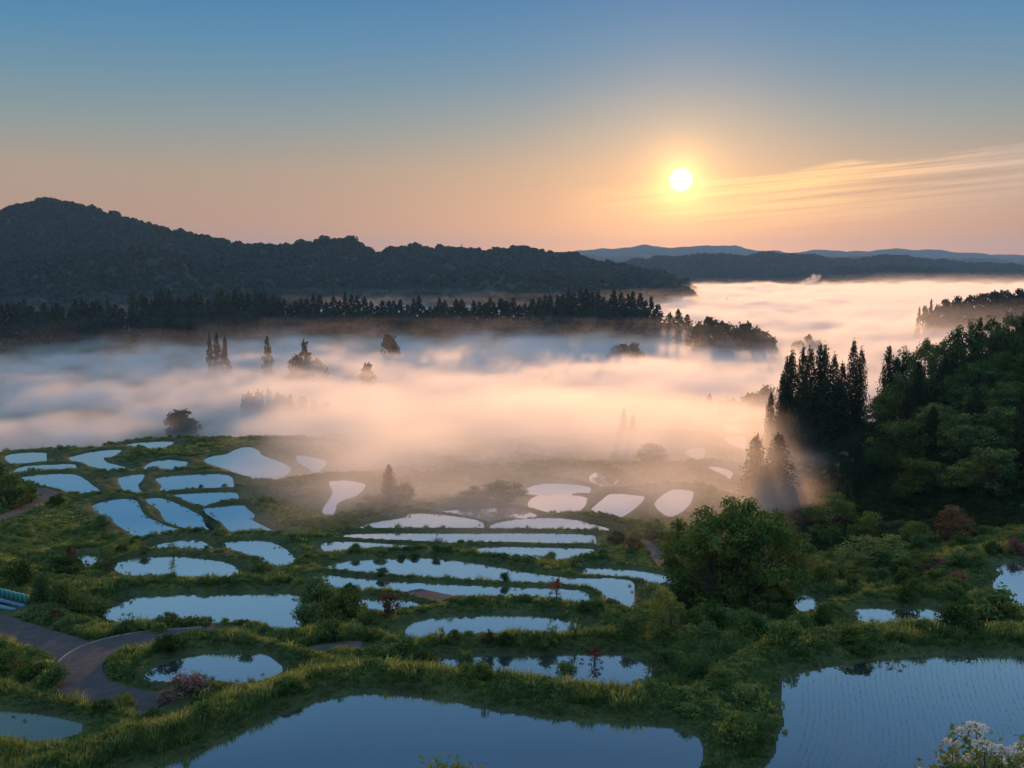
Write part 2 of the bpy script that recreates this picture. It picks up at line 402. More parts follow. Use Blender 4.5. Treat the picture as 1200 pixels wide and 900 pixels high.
def ground_z(X, Y):
    """whole ground: near slope, terraces, valley floor, ridges"""
    X = np.asarray(X, float); Y = np.asarray(Y, float)
    r = np.hypot(X, Y)
    front = Y > 0.3 * r
    z = -1.75 - 0.6 * r
    z = np.maximum(z, -26.0)
    near = (r > 28) & (r < 520) & front
    Bz = np.full(X.shape, -84.0)
    if near.any(): Bz[near] = tps_eval(X[near], Y[near])
    z = np.where(near, z * (1 - sstep(r, 32, 44)) + Bz * sstep(r, 32, 44), z)
    z = z + 0.5 * fbm(X / 7, Y / 7) * sstep(r, 30, 60) * (r < 520)
    # terraces and roads as sites of a Shepard blend
    num = np.zeros(X.shape); den = np.zeros(X.shape)
    inside = np.full(X.shape, np.nan); ondist = np.full(X.shape, 1e9); onroad = np.full(X.shape, np.nan)
    ins_any = np.zeros(X.shape, bool)
    for L, P in PONDS:
        lo, hi = P.min(0) - 30, P.max(0) + 30
        m = (X > lo[0]) & (X < hi[0]) & (Y > lo[1]) & (Y < hi[1]) & near
        if not m.any(): continue
        d, ins, _ = seg_dist(X[m], Y[m], P)
        w = (-L / 30) ** 14 / (d + 0.25) ** 6
        rc = np.linalg.norm(P, axis=1); far = sstep(r[m], rc.min() * .7 + rc.max() * .3, rc.max() * .98)
        bump = L + 0.06 + (0.10 + far * (0.26 if L > -26 else 0.22)) * sstep(d, 0.0, 1.1)
        num[m] += w * np.where(ins, L, bump); den[m] += w
        t = inside[m]; t[ins] = L - 0.05 - 0.35 * sstep(d[ins], 0, 0.7); inside[m] = t
        q = ondist[m]; q = np.minimum(q, np.where(ins, 0, d)); ondist[m] = q
    for P, wd in ROADS:
        lo, hi = P[:, :2].min(0) - 20, P[:, :2].max(0) + 20
        m = (X > lo[0]) & (X < hi[0]) & (Y > lo[1]) & (Y < hi[1]) & near
        if not m.any(): continue
        d, _, par = seg_dist(X[m], Y[m], P[:, :2], False)
        zr = np.interp(par, np.arange(len(P)), P[:, 2])
        e = np.maximum(d - wd / 2 - 0.15, 0)
        w = (-P[:, 2].mean() / 30) ** 14 / (e + 0.12) ** 6
        num[m] += w * (zr - 0.06 + 0.16 * sstep(e, 0.1, 1.0)); den[m] += w
        t = onroad[m]; k = e <= 0.25; t[k] = zr[k] - 0.06; onroad[m] = t
    wB = np.maximum(-z / 30, .3) ** 14 / 6.5 ** 6
    zz = (num + wB * z) / (den + wB)
    z = np.where(den > 0, zz, z)
    z = np.where(np.isnan(inside), z, inside)
    z = np.where(np.isnan(onroad), z, onroad)
    fz = far_z(X, Y)
    k = sstep(r, 430, 520)
    z = np.where(front, z * (1 - k) + fz * k, np.where(r > 90, -26 - 58 * sstep(r, 90, 300), z))
    return z, ondist, ~np.isnan(onroad), ~np.isnan(inside)

azf = np.radians(np.arange(-33, 33.001, 0.1))
azc = np.radians(np.concatenate([np.arange(-180, -33, 3.0), np.arange(36, 180, 3.0)]))
AZ = np.sort(np.concatenate([azf, azc]))
RR = np.concatenate([np.geomspace(1.5, 30, 24)[:-1], np.geomspace(30, 420, 640)[:-1], np.geomspace(420, 1400, 150)[:-1], np.geomspace(1400, 12800, 40)])
GA, GR = np.meshgrid(AZ, RR)
GX, GY = GR * np.sin(GA), GR * np.cos(GA)
GZ, GD, GROAD, GIN = ground_z(GX, GY)
nr, na = GX.shape
i, j = np.meshgrid(np.arange(nr - 1), np.arange(na), indexing='ij'); j2 = (j + 1) % na
Q = np.stack([i * na + j, i * na + j2, (i + 1) * na + j2, (i + 1) * na + j], -1).reshape(-1, 4)
V = np.stack([GX, GY, GZ], -1).reshape(-1, 3)
Q = Q[:, ::-1]
c0 = len(V)
V = np.vstack([V, [[0, 0, -1.75]]])
T = np.stack([np.full(na, c0), (np.arange(na) + 1) % na, np.arange(na)], 1)
struct('ground', mesh_data('ground', V, [Q, T], M_SOIL, True))

from mathutils.bvhtree import BVHTree
def gz(x, y):
    a = math.atan2(x, y); r = math.hypot(x, y)
    if r < 1.5: return -1.75
    ia = np.clip(np.searchsorted(AZ, a) - 1, 0, na - 2); ir = np.clip(np.searchsorted(RR, r) - 1, 0, nr - 2)
    fa = (a - AZ[ia]) / (AZ[ia + 1] - AZ[ia]); fr = (r - RR[ir]) / (RR[ir + 1] - RR[ir])
    return float((GZ[ir, ia] * (1 - fa) + GZ[ir, ia + 1] * fa) * (1 - fr) + (GZ[ir + 1, ia] * (1 - fa) + GZ[ir + 1, ia + 1] * fa) * fr)
def on_ground(px, py, lo=20, hi=1500):
    """where the sight line through a photo pixel meets the ground"""
    d = ray(px, py); h = math.hypot(d[0], d[1]); prev = lo
    for r in np.geomspace(lo, hi, 900):
        p = d * (r / h)
        if p[2] < gz(p[0], p[1]): 
            return np.array([p[0], p[1], gz(p[0], p[1])])
    return np.array([p[0], p[1], gz(p[0], p[1])])
def at_dist(px, dist, dz=0.0):
    s, c = az_dir(px); x, y = dist * s, dist * c
    return np.array([x, y, gz(x, y) + dz])

# ------------------------------------------------------------------ paddy water
def water_mat(name='paddy_water', c0=(0.030, 0.042, 0.048), c1=(0.060, 0.072, 0.070), f0=.5, f1=1.0):
    m, nt, out = new_mat(name); L = nt.links
    g = nd(nt, 'ShaderNodeNewGeometry')
    nz = nd(nt, 'ShaderNodeTexNoise', i_Scale=0.12, i_Detail=4.0); L.new(g.outputs['Position'], nz.inputs['Vector'])
    r = ramp(nt, [(0.3, c0), (0.7, c1)]); L.new(nz.outputs['Fac'], r.inputs[0])
    p = nd(nt, 'ShaderNodeBsdfDiffuse'); L.new(r.outputs[0], p.inputs['Color'])
    gl = nd(nt, 'ShaderNodeBsdfGlossy', i_Roughness=0.03); gl.inputs['Color'].default_value = (.93, .96, .98, 1)
    lw = nd(nt, 'ShaderNodeLayerWeight', i_Blend=0.35)
    mr = nd(nt, 'ShaderNodeMapRange'); L.new(lw.outputs['Facing'], mr.inputs[0]); mr.inputs[1].default_value = 0.3; mr.inputs[2].default_value = .9; mr.inputs[3].default_value = f0; mr.inputs[4].default_value = f1
    n2 = nd(nt, 'ShaderNodeTexNoise', i_Scale=1.5, i_Detail=3.0); L.new(g.outputs['Position'], n2.inputs['Vector'])
    bp = nd(nt, 'ShaderNodeBump', i_Strength=0.12, i_Distance=0.01)
    L.new(n2.outputs['Fac'], bp.inputs['Height']); L.new(bp.outputs[0], gl.inputs['Normal'])
    mx = nd(nt, 'ShaderNodeMixShader'); L.new(mr.outputs[0], mx.inputs[0]); L.new(p.outputs[0], mx.inputs[1]); L.new(gl.outputs[0], mx.inputs[2])
    L.new(mx.outputs[0], out.inputs['Surface'])
    return m
M_WATER = water_mat()
M_MURKY = water_mat('murky_water', (.045, .075, .055), (.075, .11, .075), .12, .5)
def offset_poly(P, d):
    e = np.roll(P, -1, 0) - np.roll(P, 1, 0); n = np.stack([e[:, 1], -e[:, 0]], 1); n /= np.linalg.norm(n, axis=1)[:, None] + 1e-9
    s = 0.5 * np.sum(P[:, 0] * np.roll(P[:, 1], -1) - np.roll(P[:, 0], -1) * P[:, 1])
    return P + n * d * (1 if s > 0 else -1)
import bmesh
for L, P in PONDS:
    Po = offset_poly(P, 0.22)
    bm = bmesh.new()
    f = bm.faces.new([bm.verts.new((x, y, L)) for x, y in Po]); f.normal_update()
    if f.normal.z < 0: f.normal_flip()
    bmesh.ops.triangulate(bm, faces=bm.faces[:])
    me = bpy.data.meshes.new('paddy_water'); bm.to_mesh(me); bm.free(); me.materials.append(M_MURKY if L == POND_Z[51] else M_WATER)
    struct('paddy_water', me)

# ------------------------------------------------------------------ roads
for k, (P, wd) in enumerate(ROADS):
    t = np.gradient(P[:, :2], axis=0); t /= np.linalg.norm(t, axis=1)[:, None]
    n = np.stack([-t[:, 1], t[:, 0]], 1)
    cols = [-.5, -.25, 0, .25, .5]
    V = np.stack([np.column_stack([P[:, :2] + n * wd * c, P[:, 2] + 0.02 + 0.03 * (1 - abs(c) * 2) + 0.006 * (k == 2)]) for c in cols], 1)
    m, c = V.shape[:2]
    i, j = np.meshgrid(np.arange(m - 1), np.arange(c - 1), indexing='ij')
    Q = np.stack([i * c + j, i * c + j + 1, (i + 1) * c + j + 1, (i + 1) * c + j], -1).reshape(-1, 4)
    me = mesh_data('road', V.reshape(-1, 3), Q[:, ::-1], M_ROAD, True); struct('road', me)
    if k == 0:                                                 # pale concrete edging on the outer side of the bend
        E = P[4:58]; nn = n[4:58]
        
        for sgn in (-1,):
            mb = MB()
            pts = np.column_stack([E[:, :2] + sgn * nn * (wd / 2 + 0.02), E[:, 2] + 0.04])
            V = []
            for a, bz in ((-.06, -0.1), (-.06, 0.06), (.06, 0.06), (.06, -0.1)):
                V.append(pts + np.column_stack([nn * a, np.full(len(pts), bz)]))
            V = np.stack(V, 1); mm = len(pts)
            i, j = np.meshgrid(np.arange(mm - 1), np.arange(3), indexing='ij')
            Q = np.stack([i * 4 + j, i * 4 + j + 1, (i + 1) * 4 + j + 1, (i + 1) * 4 + j], -1).reshape(-1, 4)
            struct('road_kerb', mesh_data('road_kerb', V.reshape(-1, 3), Q, M_KERB))
# ------------------------------------------------------------------ far hills
def hill(name, sky, d0, front, back, base, mat, seed, naz=360, nrad=40, rough=0.12, trees=0.0):
    """a ridge whose crest follows bearings sky = [(px, py)], at distance d0, falling to base in front and behind"""
    sky = np.array(sky, float); px = np.linspace(sky[0, 0], sky[-1, 0], naz)
    py = np.interp(px, sky[:, 0], sky[:, 1])
    k = np.hanning(9); k /= k.sum(); py = np.convolve(np.pad(py, 4, 'edge'), k, 'valid') + 15 * (2400 / d0) ** .4 * fbm(px / 26 + seed * 7, px * 0 + seed, 4)
    t = np.concatenate([np.linspace(-1, 0, nrad), np.linspace(0, 1, nrad // 2)[1:]])
    V = np.zeros((naz, len(t), 3))
    for a in range(naz):
        s, c = az_dir(px[a])
        dd = d0 * (1 + 0.05 * math.sin(px[a] / 90 + seed))
        r = np.where(t < 0, dd + t * front, dd + t * back)
        zc = WD(px[a], py[a], dd)[2] - trees
        edge = min(1, min(a, naz - 1 - a) / 12)
        prof = np.where(t < 0, sstep(t, -1.05, 0.12) / sstep(np.array(0.0), -1.05, 0.12), 1 - sstep(t, 0.0, 1.0))
        X, Y = r * s, r * c
        n = fbm(X / (front * .35) + seed, Y / (front * .35), 5) * rough * 2 * np.sin(np.clip((t + 1), 0, 1) * math.pi) * (t < 0)
        V[a, :, 0], V[a, :, 1] = X, Y
        V[a, :, 2] = base + (zc - base) * np.clip(prof + n, 0, 1.02) * (0.15 + 0.85 * edge)
    nt_ = len(t)
    i, j = np.meshgrid(np.arange(naz - 1), np.arange(nt_ - 1), indexing='ij')
    Q = np.stack([i * nt_ + j, (i + 1) * nt_ + j, (i + 1) * nt_ + j + 1, i * nt_ + j + 1], -1).reshape(-1, 4)
    struct(name, mesh_data(name, V.reshape(-1, 3), Q, mat, True))
    return V

SKY_MTN = [(-420,290),(-200,275),(-60,258),(0,247),(22,237),(60,233),(100,237),(150,253),(185,265),(235,274),(290,282),(340,287),(380,281),(412,281),(440,294),(470,287),(520,289),(570,291),(610,289),(660,295),(700,303),(740,311),(780,321),(812,330),(840,345)]
H_MTN = hill('mountain', SKY_MTN, 2350, 800, 900, -86, M_FOREST_FLOOR, 1.3, 420, 44, 0.34, 9)
H_FRONT = hill('hill', [(-420,300),(-200,298),(-60,303),(0,306),(70,297),(150,291),(220,298),(300,309),(420,319),(520,316),(580,312),(640,320),(720,332),(800,343)], 1850, 420, 420, -86, M_FOREST_FLOOR, 3.3, 360, 30, 0.3, 7)
H_TOE = hill('hill', [(560,345),(620,338),(680,332),(730,331),(780,336),(815,340),(835,350)], 1720, 260, 260, -86, M_FOREST_FLOOR, 4.1, 120, 20, 0.1, 8)
H_MID = hill('hill', [(560,330),(640,318),(700,312),(760,303),(830,299),(900,298),(950,301),(1000,303),(1050,301),(1100,305),(1150,308),(1200,311),(1300,312),(1500,318)], 4800, 1300, 900, -86, M_FOREST_FLOOR, 2.2, 300, 30, 0.14, 8)
H_MID2 = hill('hill', [(820,335),(870,326),(930,318),(1000,315),(1060,314),(1120,318),(1200,322),(1330,325)], 3900, 500, 500, -86, M_FOREST_FLOOR, 6.0, 200, 20, 0.12, 8)
hill('mountain', [(600,297),(690,294),(730,290),(755,285.5),(790,290.5),(830,288.5),(870,290),(900,293),(930,297),(960,293),(1010,294.5),(1050,292),(1100,294),(1150,298),(1200,300),(1300,296),(1500,298)], 11500, 1500, 1000, -86, M_FOREST_FLOOR, 8.7, 400, 20, 0.1)
hill('mountain', [(300,302),(500,300),(700,300),(800,299),(900,301),(1000,300),(1100,302),(1200,303),(1400,301)], 8200, 900, 900, -86, M_FOREST_FLOOR, 5.2, 300, 16, 0.1)

# ------------------------------------------------------------------ instancing of uncountable stuff
def proto_collection(name, meshes):
    c = bpy.data.collections.new(name)
    for k, me in enumerate(meshes):
        c.objects.link(bpy.data.objects.new(name + '_%02d' % k, me))
    return c
def stuff(name, pts, rotz, scale, coll, nprot, tilt=None, seed=0):
    me = bpy.data.meshes.new(name); n = len(pts)
    me.vertices.add(n); me.vertices.foreach_set('co', np.asarray(pts, np.float32).ravel())
    rot = np.zeros((n, 3), np.float32); rot[:, 2] = rotz
    if tilt is not None: rot[:, 0] = tilt
    a = me.attributes.new('turn', 'FLOAT_VECTOR', 'POINT'); a.data.foreach_set('vector', rot.ravel())
    scale = np.asarray(scale, np.float32)
    if scale.ndim == 1: scale = np.repeat(scale[:, None], 3, 1)
    a = me.attributes.new('size', 'FLOAT_VECTOR', 'POINT'); a.data.foreach_set('vector', np.ascontiguousarray(scale, np.float32).ravel())
    a = me.attributes.new('pick', 'INT', 'POINT'); a.data.foreach_set('value', np.random.default_rng(seed).integers(0, nprot, n).astype(np.int32))
    o = obj(name, me); o['kind'] = 'stuff'
    g = bpy.data.node_groups.new(name, 'GeometryNodeTree')
    g.interface.new_socket('Geometry', in_out='INPUT', socket_type='NodeSocketGeometry')
    g.interface.new_socket('Geometry', in_out='OUTPUT', socket_type='NodeSocketGeometry')
    N, L = g.nodes, g.links
    gi, go = N.new('NodeGroupInput'), N.new('NodeGroupOutput')
    ci = N.new('GeometryNodeCollectionInfo'); ci.inputs['Collection'].default_value = coll
    ci.inputs['Separate Children'].default_value = True; ci.inputs['Reset Children'].default_value = True
    ip = N.new('GeometryNodeInstanceOnPoints'); ip.inputs['Pick Instance'].default_value = True
    def att(nm, t):
        x = N.new('GeometryNodeInputNamedAttribute'); x.data_type = t; x.inputs['Name'].default_value = nm
        return x.outputs['Attribute']
    L.new(gi.outputs[0], ip.inputs['Points']); L.new(ci.outputs[0], ip.inputs['Instance'])
    L.new(att('pick', 'INT'), ip.inputs['Instance Index'])
    er = N.new('FunctionNodeEulerToRotation'); L.new(att('turn', 'FLOAT_VECTOR'), er.inputs[0]); L.new(er.outputs[0], ip.inputs['Rotation'])
    L.new(att('size', 'FLOAT_VECTOR'), ip.inputs['Scale']); L.new(ip.outputs[0], go.inputs[0])
    o.modifiers.new('scatter', 'NODES').node_group = g
    return o

# ------------------------------------------------------------------ plant shapes
def conifer_parts(h, w, n, leaf, seed, bare=0.1, blunt=0.75, ragged=0.25):
    """trunk MB and crown MB of a cedar-like conifer: whorls of drooping branches"""
    rng = np.random.default_rng(seed)
    tr, cr = MB(), MB()
    lean = rng.normal(0, .012, 2) * h
    tr.tube([[0, 0, -0.8], [lean[0] * .4, lean[1] * .4, h * .5], [lean[0], lean[1], h * .96]], [h * .018 + .05, h * .012 + .03, .02], 6)
    nb = max(24, int(n / 24)); P = []; Nn = []; T = []
    for b in range(nb):
        t = bare + (1 - bare) * (b + rng.random()) / nb
        R = w / 2 * ((1 - t) / (1 - bare)) ** blunt * (1 - ragged + 2 * ragged * rng.random()) + 0.02 * w
        th = b * 2.4 + rng.normal(0, .5)
        m = max(4, int(n / nb * (0.35 + 1.3 * (1 - t))))
        q = rng.random(m) ** 0.6
        side = rng.normal(0, .16, m) * R * (1.1 - q * .6)
        x = R * q * math.cos(th) - side * math.sin(th); y = R * q * math.sin(th) + side * math.cos(th)
        z = h * t - 0.22 * R * q ** 2 + rng.normal(0, .05 * w + .008 * h, m) + 0.10 * R * q
        P.append(np.stack([x + lean[0] * t, y + lean[1] * t, z], 1)); Nn.append(np.stack([.5 * np.cos(np.full(m, th)), .5 * np.sin(np.full(m, th)), np.full(m, .7)], 1))
        T.append(np.full(m, rng.uniform(.25, .75)))
        if n > 1500 and b % 2 == 0: tr.tube([[lean[0] * t, lean[1] * t, h * t - .02], [R * .6 * math.cos(th), R * .6 * math.sin(th), h * t - .02 * R]], [.02 + .004 * h * (1 - t), .01], 3, False)
    P = np.concatenate(P); cr.leaves(P, leaf, np.concatenate(Nn), np.concatenate(T), 0.55, rng)
    return tr, cr

def broad_parts(h, w, nclump, per, leaf, seed, low=0.25, stems=1, flat=0.0, clump=0.17, dome=0.75):
    """trunk with limbs and a crown of leaf clumps set on the limbs, with gaps between"""
    rng = np.random.default_rng(seed)
    tr, cr = MB(), MB()
    ch = h * (1 - low); cz_ = h * low
    bases = [(rng.normal(0, .05 * w) if stems > 1 else 0, rng.normal(0, .05 * w) if stems > 1 else 0) for _ in range(stems)]
    forks = []
    for bx_, by_ in bases:
        fx, fy = bx_ * 2.4 + rng.normal(0, .03 * w), by_ * 2.4 + rng.normal(0, .03 * w); fz = h * (low + 0.18 * rng.random() + .08)
        tr.tube([[bx_, by_, -0.6], [(bx_ + fx) / 2, (by_ + fy) / 2, fz * .55], [fx, fy, fz]], [h * .022 / math.sqrt(stems) + .03, h * .017 / math.sqrt(stems) + .02, h * .012 / math.sqrt(stems) + .015], 7)
        forks.append((fx, fy, fz))
    lob = rng.uniform(.78, 1.16, 9)
    for c in range(nclump):
        th = rng.random() * 2 * math.pi; u = rng.random() ** .45
        v = rng.random()
        rr = w / 2 * math.sqrt(max(0.02, 1 - (abs(v - (1 - dome)) / max(dome, 1 - dome)) ** 2)) * u * lob[int(th / 6.2832 * 9) % 9]
        x, y = rr * math.cos(th), rr * math.sin(th); z = cz_ + ch * (0.06 + 0.9 * v) * (0.86 + .2 * rng.random())
        if flat: z = cz_ + ch * (round(v * 4) / 4 + rng.normal(0, .03))
        z = min(z, h * .97)
        fx, fy, fz = forks[c % len(forks)]
        mid = [(x + fx) / 2 + rng.normal(0, .03 * w), (y + fy) / 2 + rng.normal(0, .03 * w), (z + fz) / 2 - .04 * h]
        tr.tube([[fx, fy, fz - .05], mid, [x, y, z]], [h * .008 + .01, h * .005 + .008, .008], 4, False)
        R = w * clump * rng.uniform(.65, 1.25); m = int(per * rng.uniform(.6, 1.3))
        d = rng.normal(size=(m, 3)); d /= np.linalg.norm(d, axis=1)[:, None]
        s = rng.random(m) ** .4
        sq = np.array([1, 1, .38 if flat else .68])
        P = np.array([x, y, z]) + d * (R * s)[:, None] * sq
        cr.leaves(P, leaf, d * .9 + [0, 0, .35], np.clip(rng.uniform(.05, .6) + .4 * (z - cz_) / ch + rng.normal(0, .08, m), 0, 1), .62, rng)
    return tr, cr

def bush_parts(h, w, nclump, per, leaf, seed, aspect=.6):
    rng = np.random.default_rng(seed); st, fo = MB(), MB()
    for c in range(nclump):
        th = rng.random() * 6.2832; u = math.sqrt(rng.random()); R = w * rng.uniform(.13, .24)
        x, y = (w / 2 - R * .6) * u * math.cos(th), (w / 2 - R * .6) * u * math.sin(th)
        z = h * (.25 + .55 * rng.random()) * (1 - .55 * u * u) + .05 * h
        st.tube([[x * .2, y * .2, -.3], [x * .6, y * .6, z * .6], [x, y, z]], [.03 * h ** .5, .02 * h ** .5, .008], 4, False)
        m = int(per * rng.uniform(.6, 1.3)); d = rng.normal(size=(m, 3)); d /= np.linalg.norm(d, axis=1)[:, None]
        P = np.array([x, y, z]) + d * (R * rng.random(m) ** .4)[:, None] * [1, 1, .8]; P[:, 2] = np.maximum(P[:, 2], 0.02)
        fo.leaves(P, leaf, d * .8 + [0, 0, .5], np.clip(rng.uniform(.25, .75) + rng.normal(0, .1, m), 0, 1), aspect, rng)
    return st, fo

def tuft_mesh(name, nb, h, spread, mat, seed, width=.03):
    rng = np.random.default_rng(seed); V = []; Q = []; T = []; A_ = []; n = 0
    for b in range(nb):
        th = rng.random() * 6.2832; r = spread * math.sqrt(rng.random()); bx_, by_ = r * math.cos(th), r * math.sin(th)
        hh = h * rng.uniform(.5, 1.15) * (1 - .35 * (r / spread) ** 2); lean = rng.uniform(.15, .75) * hh; ph = th + rng.normal(0, .7)
        dx, dy = math.cos(ph), math.sin(ph); sx, sy = -dy * width, dx * width
        pts = [(0, 0, 1), (lean * .25, hh * .6, .8), (lean, hh * (1 - .2 * lean / hh), 0)]
        for q, (o_, z_, wv) in enumerate(pts):
            c = np.array([bx_ + dx * o_, by_ + dy * o_, z_ - (.05 if q == 0 else 0)])
            if wv: V += [c - [sx * wv, sy * wv, 0], c + [sx * wv, sy * wv, 0]]
            else: V += [c]
        Q.append([n, n + 1, n + 3, n + 2]); T.append([n + 2, n + 3, n + 4]); tt = rng.uniform(.2, .8)
        A_ += [tt - .15, tt - .15, tt, tt, tt + .2]; n += 5  # tint lightens from root to tip, putting top light into the colour
    return mesh_data(name, V, [np.array(Q), np.array(T)], mat, False, {'tint': np.clip(A_, 0, 1)})

class Kind:
    """a plant with a trunk (or stems) and a crown; built once, copied with its parts"""
    def __init__(s, name, cat, parts, mats, h, w, pn=('trunk', 'crown')):
        s.name, s.cat, s.h, s.w, s.pn = name, cat, h, w, pn
        s.me = [p.data(n, m) for p, n, m in zip(parts, pn, mats)]
    def place(s, loc, h, w, label, group=None, rz=None):
        o = empty(s.name, tuple(loc), random.random() * 6.28 if rz is None else rz)
        o.scale = (w / s.w, w / s.w, h / s.h)
        tag(o, label, s.cat, group)
        for me, n in zip(s.me, s.pn): obj(n, me, o)
        return o
# ------------------------------------------------------------------ tree kinds
CED_FAR = [Kind('conifer_tree', 'tree', conifer_parts(22, 10, 950, 1.9, 100 + k, -.02, .6, .22), (M_BARK, M_CEDAR), 22, 10) for k in range(5)]
CED_NEAR = [Kind('conifer_tree', 'tree', conifer_parts(22, 9, 7000, .62, 200 + k, .0, .5, .34), (M_BARK, M_CEDAR), 22, 9) for k in range(4)]
BRD_FAR = [Kind('broadleaf_tree', 'tree', broad_parts(16, 12, 46, 34, 1.5, 300 + k, .0, clump=.22), (M_BARK, M_FAR), 16, 12) for k in range(3)]
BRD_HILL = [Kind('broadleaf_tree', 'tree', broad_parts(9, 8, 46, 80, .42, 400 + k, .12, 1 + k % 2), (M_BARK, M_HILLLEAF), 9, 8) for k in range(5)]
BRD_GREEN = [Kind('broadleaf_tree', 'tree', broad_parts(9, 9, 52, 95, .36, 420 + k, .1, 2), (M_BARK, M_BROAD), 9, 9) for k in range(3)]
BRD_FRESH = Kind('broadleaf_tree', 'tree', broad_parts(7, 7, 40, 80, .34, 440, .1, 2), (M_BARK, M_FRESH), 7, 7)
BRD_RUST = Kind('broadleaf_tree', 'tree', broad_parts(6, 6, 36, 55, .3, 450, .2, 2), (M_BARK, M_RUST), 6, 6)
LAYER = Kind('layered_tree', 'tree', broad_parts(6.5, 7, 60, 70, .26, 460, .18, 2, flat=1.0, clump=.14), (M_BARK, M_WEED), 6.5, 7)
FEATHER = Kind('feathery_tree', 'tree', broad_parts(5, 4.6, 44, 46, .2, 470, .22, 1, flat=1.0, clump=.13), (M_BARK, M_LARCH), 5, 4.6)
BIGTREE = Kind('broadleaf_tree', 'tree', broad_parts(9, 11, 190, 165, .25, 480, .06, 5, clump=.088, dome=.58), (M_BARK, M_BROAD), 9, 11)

# ------------------------------------------------------------------ the long dark ridge row beyond the fog
def by_top(kind, px, py_top, d, wpx, label, group=None, sink=0.0, minh=3.0):
    p = at_dist(px, d, -sink); zt = WD(px, py_top, d)[2]
    return kind.place(p, max(minh, zt - p[2]), wpx * d / FPX, label, group)
SKYR = [(-60,356),(0,357),(60,356),(120,352),(141,352),(147,350),(150,345),(190,341),(250,343),(310,344),(330,352),(370,350),(410,347),(470,352),(520,350),(560,354),(610,353),(640,347),(690,342),(740,345),(765,352),(776,366)]
sx = [p[0] for p in SKYR]; sy = [p[1] for p in SKYR]
rr = random.Random(5)
px = -70.0
while px < 776:
    if not (143 < px < 149):
        k = CED_FAR[rr.randrange(5)]; d = 905 + rr.uniform(-12, 18)
        by_top(k, px, np.interp(px, sx, sy) + rr.choice([-4, -1, 0, 2, 5, 9]) , d, rr.uniform(14, 20),
               'dark conifer left of the gap in the long ridge row' if px < 146 else 'dark conifer in the long ridge row beyond the fog',
               'conifers of the ridge row left of the gap' if px < 146 else 'conifers along the ridge beyond the fog')
    px += rr.uniform(5.6, 8.6)
px = -60.0
while px < 790:                                            # lower broadleaved fringe at the foot of the row
    d = 868 + rr.uniform(-16, 10)
    if px < 135 or px > 150:
        by_top(BRD_FAR[rr.randrange(3)], px, np.interp(px, sx, sy) + rr.uniform(13, 24), d, rr.uniform(16, 26), 'low dark bushy tree along the foot of the ridge conifers', 'low trees at the foot of the ridge row')
    px += rr.uniform(9, 15)
for px, top, w, d in [(787,367,17,900),(797,364,18,902),(806,369,17,900)]:
    by_top(CED_FAR[int(px) % 5], px, top, d, w, 'one of three spiky conifers standing right of the ridge gap', 'three spiky conifers right of the ridge')
for px, top, w, d in [(812,384,22,800),(822,377,26,770),(836,373,28,760),(850,378,26,750),(864,382,26,742),(877,379,26,735),(889,385,24,730),(899,390,20,726),(907,395,16,722),(828,390,26,745),(846,392,28,738),(866,394,28,730),(884,397,24,722),(800,388,20,830)]:
    by_top(BRD_FAR[int(px) % 3], px, top, d, w * 1.1, 'dark broadleaved tree on the low end of the ridge below the sun', 'broadleaved trees on the low right end of the ridge', 4)

